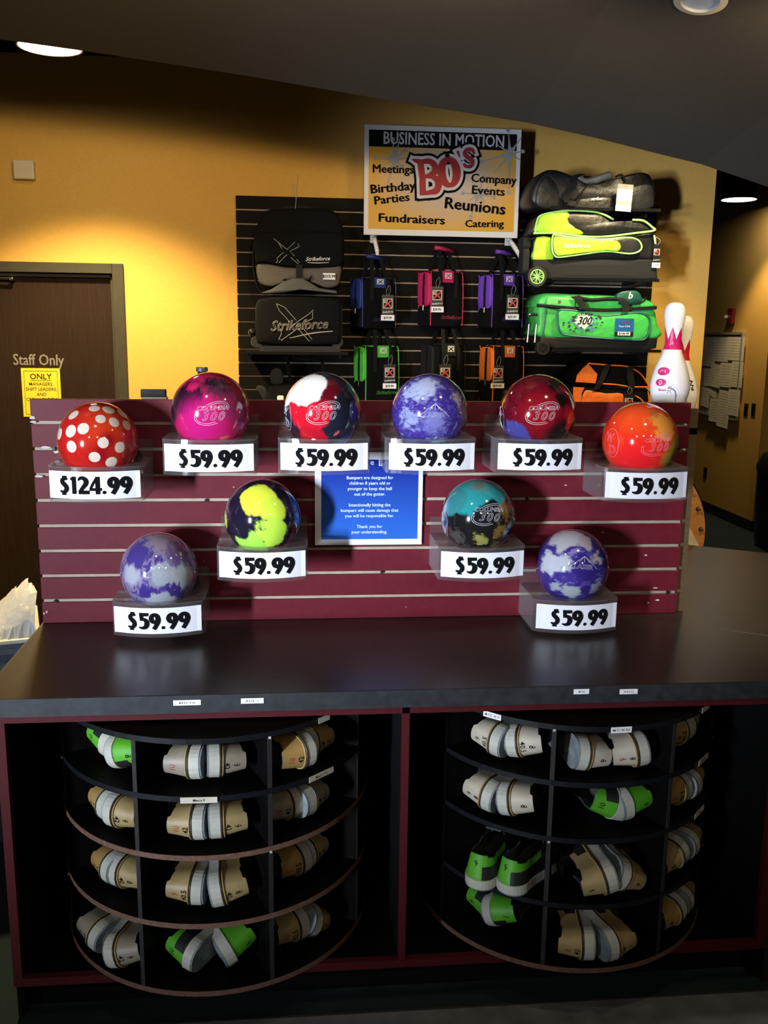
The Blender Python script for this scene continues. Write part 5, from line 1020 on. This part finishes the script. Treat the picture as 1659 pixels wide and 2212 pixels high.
# ================================================================== things standing on the hutch
PINW = mat('white pin lacquer', (.82, .82, .84), .22, coat=.6, var=.02)
def pin(px, y, lab, red, mk):
    q = P(px, 750, y); c = (q.x, y, (HT if y < .13 else HT2) + .0005)
    pr = [(.0, 0), (.026, 0), (.0285, .012), (.0365, .038), (.0505, .075), (.0605, .114), (.0585, .145), (.048, .185), (.0325, .222), (.0245, .250), (.0232, .262), (.0255, .290), (.0305, .325), (.0324, .343), (.0305, .362), (.0235, .375), (.012, .381), (.0, .3815)]
    prs = cat_spline(pr, 4); M = Matrix.Translation(c)
    t = thing('bowling_pin', lab, 'bowling pin', c, 'bowling pins on the hutch')
    MB().lathe([(max(r, .0004), z) for r, z in prs], 48, M, cap=False).obj('body', PINW, t, smooth=True)
    def rad(z):
        for (r0, z0), (r1, z1) in zip(prs, prs[1:]):
            if z0 <= z <= z1 and z1 > z0: return r0 + (r1 - r0)*(z - z0)/(z1 - z0)
        return prs[-1][0]
    # jagged crown band round the neck
    n = 60; vs = []; fs = []; zs_ = [.238, .250, .262, .28, .30, .325]
    for k in range(n):
        a = 2*PI*k/n; tooth = abs(((k/n*6) % 1)*2 - 1); top = .268 + .038*tooth
        for j in range(5): z = .238 + (top - .238)*j/4; r = rad(z) + .0006; vs.append((r*math.cos(a), r*math.sin(a), z))
    for k in range(n):
        for j in range(4): fs.append((k*5 + j, ((k+1) % n)*5 + j, ((k+1) % n)*5 + j + 1, k*5 + j + 1))
    MB().add(vs, fs, M).obj('neck_crown', red, t)
    def wrap(mb, geo, ang, z, size):
        vs, fs = geo; out = []
        for x, yv, zz in vs:
            zz_ = z + yv*size; r = rad(zz_) + .0008 + max(0, zz)*3 + (.0006 if len(vs) < 110 else 0); a = math.radians(ang) + x*size/r; out.append((c[0] + r*math.cos(a), c[1] + r*math.sin(a), c[2] + zz_))
        mb.add(out, fs)
    disc = ([(f_*math.cos(2*PI*k/24), .62*f_*math.sin(2*PI*k/24), 0) for f_ in (.02, .25, .5, .75, 1) for k in range(24)], [(a_*24 + k, a_*24 + (k+1) % 24, a_*24 + 24 + (k+1) % 24, a_*24 + 24 + k) for a_ in range(4) for k in range(24)])
    if mk:
        mb = MB(); wrap(mb, disc, 222, .172, .020); wrap(mb, disc, 220, .138, .018); wrap(mb, text2d('Bowl', .5, bold=.04), 226, .112, .022); mb.obj('pink_emblem', mat('pin pink print', (.60, .02, .18), .35), t)
        mb = MB(); wrap(mb, stroke2d([(-.4, -.2, .12), (-.35, .25, .1), (-.12, 0, .1), (0, .3, .1), (.12, 0, .1), (.35, .25, .1), (.4, -.2, .12)], smooth=False), 222, .172, .020); wrap(mb, (ell(0, 0, .2, .36, .05)and stroke2d(ell(0, 0, .2, .36, .14))), 220, .138, .018); mb.obj('emblem_detail', mat('pin pale print', (.75, .60, .65), .35), t)
        mb = MB()
        for a_ in (10, 60, 95, 130, 200, 250, 300): a_ = math.radians(a_); wrap(mb, stroke2d([(.2*math.cos(a_), .2*math.sin(a_), .1), (math.cos(a_), math.sin(a_), .06)], smooth=False), 246, .118, .013)
        mb.obj('black_scribble', INK, t)
        mb = MB(); wrap(mb, stroke2d([(-.9, 1.2, .12), (-.2, .7, .14), (.05, -.3, .12), (.12, -2.2, .10)]), 266, .10, .018); mb.obj('violet_curve', mat('pin violet print', (.12, .06, .22), .4), t)
    else:
        mb = MB(); wrap(mb, stroke2d([(-.5, 1.4, .5), (.35, 1.2, .5), (-.4, .5, .4), (.5, .3, .45), (-.1, -.4, .4), (.5, -.7, .5)], smooth=False), 290, .155, .014); mb.obj('navy_emblem', mat('pin navy print', (.02, .02, .05), .4), t)
        mb = MB(); wrap(mb, stroke2d([(-.8, 0, .3), (0, .3, .3), (.7, -.1, .3), (.9, .8, .2)]), 262, .10, .014); wrap(mb, stroke2d([(0, 0, .4), (-.05, -2, .4)]), 250, .095, .012); mb.obj('teal_print', mat('pin teal print', (.08, .40, .45), .4), t)
    return t
pin(1453, .075, 'white bowling pin in front with pink emblem and pink neck crown', mat('pin magenta crown', (.58, .01, .12), .3), True)
pin(1473, .205, 'white bowling pin with dark emblem and red crown behind the front pin', mat('pin red crown', (.50, .012, .03), .3), False)
a = P(303, 841, .10); b = P(358, 862, .10); cx = (a.x + b.x)/2; hw = (b.x - a.x)/2
t = thing('price_display', 'small black digital display with grey screen behind the panel, left', 'display', (cx, .12, HT))
MB().box(cx - hw, cx + hw, .10, .125, b.z + .004, a.z).obj('screen_housing', BLKP, t, bevel=.002)
MB().box(cx - hw*.68, cx + hw*.68, .0985, .101, b.z + .018, a.z - .010).obj('screen', mat('grey display glass', (.16, .17, .16), .2), t)
MB().box(cx - hw*.9, cx + hw*1.05, .095, .14, b.z - .004, b.z + .005).obj('cradle', WHTP, t)
MB().box(cx - .02, cx + .02, .108, .122, HT, b.z).obj('stem', BLKP, t)
MB().box(cx - .05, cx + .05, .09, .15, HT, HT + .008).obj('foot', BLKP, t)
a = P(436, 793, .22); t = thing('dark_bottle', 'dark glass bottle neck showing above the magenta ball', 'bottle', (a.x, .22, HT2))
h = a.z - HT2
MB().lathe([(.001, 0), (.030, 0), (.032, .008), (.032, h*.52), (.028, h*.60), (.0145, h*.74), (.0135, h*.97), (.001, h*.97)], 24, Matrix.Translation((a.x, .22, HT2)), cap=False).obj('glass', BLKG, t, smooth=False)
MB().lathe([(.015, h*.93), (.0185, h*.935), (.0185, h*.985), (.017, h), (.001, h)], 24, Matrix.Translation((a.x, .22, HT2)), cap=False).obj('lip', mat('grey bottle lip', (.05, .05, .055), .3), t)

# wooden prize wheel standing behind the counter
PLY = mat('honey plywood', (.58, .27, .085), .5, var=.25, nscale=5, wave=(1.2, 1, 9))
cx, cy, cz = 2.17, 1.26, CT + .0; rw = 0
q = P(1339, 1155, cy); q2 = P(1520, 1155, cy); cx, cz, rw = q.x, q.z, q2.x - q.x
t = thing('prize_wheel', 'round plywood wheel with black rim and bolts behind the counter', 'wheel', (cx, cy, 0))
M = Matrix.Translation((cx, cy, cz)) @ Matrix.Rotation(PI/2, 4, 'X')
MB().lathe([(.001, -.02), (rw - .003, -.02), (rw - .003, .02), (.001, .02)], 96, M, cap=False).obj('disc', PLY, t)
MB().lathe([(rw - .003, -.021), (rw + .002, -.021), (rw + .002, .021), (rw - .003, .021), (rw - .003, -.021)], 96, M, cap=False).obj('rim', BLKP, t)
for k in range(24):
    a = 2*PI*(k + .3)/24; mb = MB(); x, z = cx + (rw - .028)*math.cos(a), cz + (rw - .028)*math.sin(a); mb.cyl((x, cy - .05, z), (x, cy - .02, z), .0045, 8); mb.cyl((x, cy - .024, z), (x, cy - .02, z), .009, 8); mb.obj('peg', STEEL, t)
M2 = Matrix.Translation((cx + rw*.62, cy - .021, cz - .02)) @ Matrix.Rotation(-.55, 4, 'Y'); MB().box(-.16, .09, -.001, .0005, -.10, .09, M2).obj('paper_segment', mat('cream paper', (.75, .66, .50), .6), t)
MB().box(cx - .03, cx + .03, cy + .022, cy + .07, 0, cz + .05).box(cx - .25, cx + .25, cy - .10, cy + .30, 0, .03).obj('stand', HUT, t)

# bin with a white liner at the left end of the counter
BIN = mat('blue grey bin plastic', (.075, .095, .14), .4, var=.2, nscale=20); BAG = mat('white bin liner', (.72, .74, .74), .4, var=.06, nscale=30, bump=.5, bdist=.01)
a = PZ(0, 1384, CT - .15); b = PZ(68, 1377, CT - .15); zr = CT - .15; yaw = math.atan2(b.y - a.y, b.x - a.x)
M = Matrix.Translation((b.x + .02, b.y + .006, 0)) @ Matrix.Rotation(yaw, 4, 'Z'); t = thing('waste_bin', 'blue grey bin with white plastic liner beside the left end of the counter', 'bin', (b.x - .2, b.y + .2, 0))
mb = MB(); ww, dd = .42, .38
mb.hprism([(-ww, 0), (0, 0), (0, dd), (-ww, dd)], .01, zr - .012, M); mb.obj('bin_body', BIN, t, bevel=.02)
mb = MB()
for k in range(3): mb.box(-ww - .004, .004, -.004, .002, zr - .05 - k*.05, zr - .03 - k*.05, M)
mb.obj('ribs', mat('lighter bin rib', (.13, .15, .19), .4), t)
mb = MB(); mb.box(-ww - .008, .008, -.010, dd + .01, zr - .014, zr, M); mb.obj('rim', mat('cream bin rim', (.72, .72, .60), .4), t, bevel=.004)
mb = MB(); N = 44; R2 = 14; vs = []; fs = []
for i in range(R2 + 1):
    for j in range(N + 1):
        u = j/N; v_ = i/R2; x = -ww + u*ww; ridge = .085*math.exp(-((u - .93)/.35)**2) + .022*math.sin(u*7 + .6) + .01; hgt = math.sin(PI*min(1, v_*1.0))**.7*ridge*1.25
        p = M @ Vector((x, .006 + v_*(dd - .012), zr - .003 + hgt)); nz = noise.noise(Vector((u*17 + v_*3, v_*3, 1.2)))*.026 + noise.noise(Vector((u*42 + v_*14, v_*9, 4)))*.013
        vs.append((p.x + nz*.5, p.y + nz, p.z + (nz if 0 < i < R2 else 0)))
for i in range(R2):
    for j in range(N): k = i*(N+1) + j; fs.append((k, k+1, k + N + 2, k + N + 1))
mb.add(vs, fs); mb.obj('liner', BAG, t, smooth=False)

# ================================================================== rental shoes
def shoe_proto(kind):
    """one shoe, heel back at the origin's y = 0, toe towards +y, sole at z = 0; returns list of (name, MB, materials, smooth)"""
    tan = {'tan': (.33, .245, .105), 'amber': (.36, .22, .07), 'grey': (.26, .225, .17), 'cream': (.50, .45, .35), 'green': (.085, .37, .018)}[kind]
    HM = mat(kind + ' heel leather', tan, .5, var=.22, nscale=18, bump=.15)
    MS = mat('white midsole rubber', (.47, .47, .40), .5, var=.14, nscale=22); OS = mat('worn grey outsole', (.20, .24, .25), .65, var=.35, nscale=35, bump=.2)
    UP = mat('black shoe upper', (.012, .012, .013), .5, var=.2, nscale=60); IN = mat('grey shoe lining', (.05, .06, .065), .8); ST = mat('brown welt stripe', (.035, .022, .010), .5); GOLD = mat('gold welt line', (.40, .30, .12), .5)
    def half(y):
        if y < .04: return .0385*math.sqrt(max(0, 1 - ((.04 - y)/.04)**2))**.9 if y < .04 else .0385
        if y < .11: return .0385 - .002*math.sin((y - .04)/.07*PI)
        if y < .20: return .0385 + .0095*math.sin((y - .11)/.09*PI/2)
        return .048*math.sqrt(max(0, 1 - ((y - .20)/.092)**2))
    ys = [.0, .002, .006, .012, .02, .03, .04, .06, .085, .11, .14, .17, .20, .225, .25, .27, .282, .289, .292]
    left = [(-half(y), y) for y in ys]; right = [(half(y), y) for y in reversed(ys[1:-1])]
    loop = left + right                                      # starts at heel centre, goes up the left side, back down the right
    def sc(l, k, dy=0): return [(x*k, y + dy + (y - .14)*(k - 1)*.4) for x, y in l]
    parts = []
    mb = MB(); mb.hprism(loop[::-1], 0, .006); mb.hprism(sc(loop, .62)[::-1], -.0012, .0004)
    for k in range(3):
        ring = [(.018*math.cos(2*PI*j/28)*(1 - .3*k), .05 + .022*math.sin(2*PI*j/28)*(1 - .3*k), -.0014) for j in range(28)]; mb.tube(ring, .0009, 4, True)
    parts.append(('outsole', mb, OS, False))
    def wall(mb, l, z0f, z1f, k0=1., k1=1., closed=True, seg=3):
        n = len(l); vs = []
        for j in range(seg + 1):
            f = j/seg; kk = k0 + (k1 - k0)*f
            for x, y in l: vs.append((x*kk, y + (y - .14)*(kk - 1)*.4, z0f(y) + (z1f(y) - z0f(y))*f))
        fs = []
        for j in range(seg):
            for i in range(n if closed else n - 1): fs.append((j*n + i, j*n + (i+1) % n, (j+1)*n + (i+1) % n, (j+1)*n + i))
        mb.add(vs, fs)
    mb = MB(); wall(mb, loop, lambda y: .004, lambda y: .027, 1.03, 1.045); top = sc(loop, 1.045); bot = sc(loop, 1.03)
    mb.add([(x, y, .027) for x, y in top], [tuple(range(len(top)))]); parts.append(('midsole', mb, MS, True if False else False))
    if kind != 'green':
        mb = MB(); mb.tube([(x*1.03, y + (y - .14)*.012, .0295) for x, y in loop], .0027, 6, True); parts.append(('welt_stripe', mb, ST, False))
        mb = MB(); mb.tube([(x*1.01, y + (y - .14)*.006, .0345) for x, y in loop], .0017, 6, True); parts.append(('welt_line', mb, GOLD, False))
    # heel counter: wraps the back, dips where the quarter starts
    ht = lambda y: .088 - .010*min(1, (y/.05)) - (.006 if y < .05 else .004*math.sin((y-.05)/.06*PI)) + .006*(1 if y < .01 else 0)
    hl = [p for p in loop if p[1] <= .115]; i0 = [i for i, p in enumerate(loop) if p[1] <= .115]
    order = [loop[i] for i in i0 if i > len(left) - 1] + [loop[i] for i in i0 if i <= len(left) - 1]
    tail = [p for p in loop if p[1] > .115]
    def sub(l, m=3):
        o = []
        for (x0, y0), (x1, y1) in zip(l, l[1:]):
            for k in range(m): o.append((x0 + (x1 - x0)*k/m, y0 + (y1 - y0)*k/m))
        o.append(l[-1]); return o
    order = sub(order, 2)
    mb = MB(); wall(mb, order, lambda y: .026, ht, 1.0, .80, closed=False, seg=5); parts.append(('heel_counter', mb, HM, True))
    mb = MB(); wall(mb, order, lambda y: .026, lambda y: ht(y) - .001, .93, .72, closed=False, seg=3)
    n = len(order); vs = [(x*.80, y + (y - .14)*(-.2)*.4, ht(y)) for x, y in order] + [(x*.72, y + (y - .14)*(-.28)*.4, ht(y) - .001) for x, y in order]
    mb.add(vs, [(i, i+1, n + i + 1, n + i) for i in range(n - 1)]); mb.add([(x*.93, y, .030) for x, y in loop], [tuple(range(len(loop)))]); parts.append(('lining', mb, IN, True))
    # vamp and quarters: arched loft from the ankle to the toe
    st = [(.095, .076, .0), (.125, .080, .0), (.15, .084, .35), (.165, .082, .8), (.185, .074, 1), (.21, .064, 1), (.24, .054, 1), (.265, .046, 1), (.282, .038, 1), (.290, .030, 1)]
    mb = MB(); vs = []; K = 14
    for y, h, cl in st:
        w = half(y)*.99
        for k in range(K + 1):
            a = PI*k/K; x = -w*math.cos(a); zz = .026 + (h - .026)*math.sin(a)**.55
            if cl < 1:
                lim = w*(.55 - .5*cl)
                if abs(x) < lim: x = math.copysign(lim, x) if x else lim
            vs.append((x, y, zz))
    fs = []
    for i in range(len(st) - 1):
        for k in range(K):
            if st[i][2] < .35 and 5 <= k <= K - 6: continue
            fs.append((i*(K+1) + k, i*(K+1) + k + 1, (i+1)*(K+1) + k + 1, (i+1)*(K+1) + k))
    mb.add(vs, fs); parts.append(('upper', mb, UP if kind != 'cream' else mat('pale shoe upper', (.30, .28, .25), .5), True))
    mb = MB(); mb.strap([(0, .110, .105), (0, .135, .090), (0, .165, .084)], (.020, 0, 0), .004)
    for i in range(4): mb.strap(cat_spline([(-.026, .15 + i*.014, .070 - i*.003), (0, .15 + i*.014, .0885 - i*.005), (.026, .15 + i*.014, .070 - i*.003)]), (0, .004, 0), .002)
    parts.append(('laces', mb, mat('dark lace', (.03, .03, .032), .6), False))
    if kind == 'green':
        mb = MB(); g = [p for p in order if p[1] > .036 and p[0] < 0]
        ql = [p for p in order]; wall(mb, [(x*1.012, y) for x, y in ql if x > .012], lambda y: .028, lambda y: .060, 1.0, .91, closed=False, seg=3); parts.append(('side_stripe', mb, UP, True))
    return parts, HM
PROT = {}
def get_proto(kind):
    if kind in PROT: return PROT[kind]
    parts, hm = shoe_proto(kind); root = bpy.data.objects.new('rental_shoe', None); C.objects.link(root)
    for nm, mb, m, sm in parts: mb.obj(nm, m, None, smooth=sm, parent=root)
    PROT[kind] = [root, False]; return PROT[kind]
SIZEM = {'k': INK, 'r': mat('red size print', (.30, .035, .02), .5)}
def size_text(root, big, small, side):
    """size numbers printed on the heel; side = +1 reads when the shoe lies on its left"""
    half = lambda y: .0385*math.sqrt(max(0, 1 - ((.04 - y)/.04)**2)) if y < .04 else .0385
    def wrap(mb, geo, x0, z0, size, rot):
        vs, fs = geo; c, s_ = math.cos(rot), math.sin(rot); out = []
        for x, y, z in vs:
            X = (x*c - y*s_)*size + x0; Z = (x*s_ + y*c)*size + z0
            k = (Z - .026)/(.078 - .026); kk = 1.0 + (.80 - 1.0)*max(0, min(1.1, k)); Xc = max(-.052, min(.052, X)); a = Xc/.040
            xx = .0395*math.sin(a)*kk; yy = .04 - .040*math.cos(a); yy = yy + (yy - .14)*(kk - 1)*.4
            out.append((xx, yy - .0014, Z))
        mb.add(out, fs)
    cb, tb = (big[0], big[1:]); mb = MB(); wrap(mb, text2d(tb, .021, bold=.010), -.004*side, .059, 1., 0); mb.obj('size_number', SIZEM[cb], None, parent=root)
    if small:
        mb = MB(); wrap(mb, text2d(small, .018, bold=.006), -.004*side, .038, 1., 0); mb.obj('size_number', INK, None, parent=root)
def place_shoe(kind, px, py, z, cc, roll, yaw, label, big='k9', small='42', tilt=0., pitch=0.):
    pr = get_proto(kind); root0 = pr[0]
    if pr[1]:
        root = root0.copy(); C.objects.link(root)
        for ch in list(root0.children):
            if ch.name.startswith('size_number'): continue
            c2 = ch.copy(); C.objects.link(c2); c2.parent = root
    else: root = root0; pr[1] = True
    lift = .050 if abs(roll) > 45 else .047
    q = PZ(px, py, z + lift); d = Vector((cc[0] - q.x, cc[1] - q.y, 0)).normalized(); ang = math.atan2(-d.x, d.y) + math.radians(yaw)
    M = Matrix.Translation(q) @ Matrix.Rotation(ang, 4, 'Z') @ Matrix.Rotation(math.radians(pitch), 4, 'X') @ Matrix.Rotation(math.radians(-roll), 4, 'Y') @ Matrix.Scale(1.09, 4) @ Matrix.Translation((0, 0, -.047))
    # rest the lowest point on the shelf
    lo = min((M @ Vector((x, y, zz))).z for x, y, zz in ((-.051, .2, 0), (.051, .2, 0), (-.051, .2, .03), (.051, .2, .03), (0, 0, 0), (.04, .05, 0), (-.04, .05, 0), (-.04, .05, .028), (.04, .05, .028), (0, .29, 0)))
    M = Matrix.Translation((0, 0, z + .0005 - lo)) @ M
    root.matrix_world = M; tag(root, label, 'shoe', 'rental shoes in the carousels')
    size_text(root, big, small, 1 if roll > 0 else (-1 if roll < -45 else 1)) if abs(roll) > 45 else size_text(root, big, None, 1)
    return root
# side: 'R' sole faces right (+90), 'L' sole faces left (-90)
NAMES = {'tan': 'tan', 'amber': 'amber', 'grey': 'greyish', 'cream': 'cream', 'green': 'green'}
ROWN = ['top', 'second', 'third', 'lowest']
def pair(rack, row, bin_, specs):
    cc, zs, nm = (CL, ZL, 'left') if rack == 'L' else (CR, ZR, 'right'); z = CT + zs[row + 1]
    for i, (kind, px, py, roll, yaw, big, small) in enumerate(specs):
        lab = '%s heeled shoe, %s of its pair, %s bin, %s tier of the %s rack' % (NAMES[kind], 'left' if i == 0 else 'right', bin_, ROWN[row], nm)
        place_shoe(kind, px, py, z, cc, roll, yaw, lab, big, small)
pair('L', 0, 'left', [('green', 202, 1612, 80, 10, 'k10', ''), ('green', 258, 1648, -75, 0, 'k8', '')])
pair('L', 0, 'middle', [('grey', 388, 1664, 92, 0, 'r10', ''), ('grey', 494, 1658, -92, 0, 'k9', '42')])
pair('L', 0, 'right', [('amber', 650, 1645, 90, 0, 'r10', '42'), ('amber', 702, 1610, -90, -8, 'k9', '42')])
pair('L', 1, 'left', [('amber', 200, 1745, 88, 0, 'k9', '42'), ('tan', 252, 1776, -88, 0, 'k9', '42')])
pair('L', 1, 'middle', [('tan', 396, 1797, 92, 0, 'r10', '42'), ('tan', 496, 1793, -88, -4, 'k9', '42')])
pair('L', 1, 'right', [('grey', 622, 1757, 90, 4, 'r10', '42'), ('grey', 695, 1733, -90, 0, 'k9', '42')])
pair('L', 2, 'left', [('amber', 208, 1882, 88, 4, 'k9', '40'), ('tan', 262, 1908, -88, 0, 'k8', '40')])
pair('L', 2, 'middle', [('tan', 393, 1940, 88, 2, 'r9', '40.5'), ('tan', 498, 1944, -80, -4, 'k8', '40')])
pair('L', 2, 'right', [('amber', 645, 1880, 90, 2, 'r9', '40.5'), ('tan', 694, 1848, -90, -6, 'k8', '40')])
pair('L', 3, 'left', [('grey', 180, 2032, 80, 10, 'k9', '42'), ('grey', 262, 2084, -75, 12, 'k9', '42')])
pair('L', 3, 'middle', [('green', 380, 2076, 80, -20, 'k10', ''), ('green', 524, 2066, -68, 14, 'k9', '')])
pair('L', 3, 'right', [('tan', 638, 2025, 90, 0, 'r10', '42.5'), ('tan', 703, 1990, -120, 0, 'k9', '42')])
pair('R', 0, 'left', [('cream', 1042, 1608, 85, 2, 'k9', '40.5'), ('cream', 1130, 1624, -80, 0, 'k8', '40.5')])
pair('R', 0, 'middle', [('cream', 1290, 1645, -98, 8, 'k8', ''), ('cream', 1365, 1640, 98, -6, 'r9', '8')])
pair('R', 0, 'right', [('amber', 1480, 1595, 88, 0, 'k8', '40.5'), ('grey', 1508, 1572, -90, -10, 'k8', '')])
pair('R', 1, 'left', [('cream', 1024, 1728, 84, 4, 'k9', '8'), ('cream', 1112, 1752, -80, 0, 'k8', '')])
pair('R', 1, 'middle', [('green', 1318, 1760, 72, 6, 'k10', ''), ('green', 1385, 1752, -82, 0, 'k9', '')])
pair('R', 1, 'right', [('amber', 1475, 1725, 88, 0, 'r8', '40.5'), ('amber', 1520, 1695, -90, -6, 'k8', '')])
pair('R', 2, 'left', [('green', 1028, 1888, 0, 10, 'k9', ''), ('green', 1090, 1897, 0, -12, 'k9', '')])
pair('R', 2, 'middle', [('tan', 1298, 1920, 104, 6, 'k9', ''), ('tan', 1372, 1903, -115, 0, 'k8', '')])
pair('R', 2, 'right', [('tan', 1470, 1865, 100, 2, 'k8', ''), ('tan', 1515, 1825, -90, -6, 'k8', '')])
pair('R', 3, 'left', [('green', 1028, 1965, 82, 4, 'k9', ''), ('green', 1075, 1995, -70, 0, 'k7', '')])
pair('R', 3, 'middle', [('tan', 1244, 2060, 90, 0, 'r8', '40'), ('tan', 1352, 2056, -88, 8, 'k7', '40')])
pair('R', 3, 'right', [('amber', 1465, 1990, 94, 0, 'k8', ''), ('amber', 1502, 1945, -90, -6, 'k8', '')])
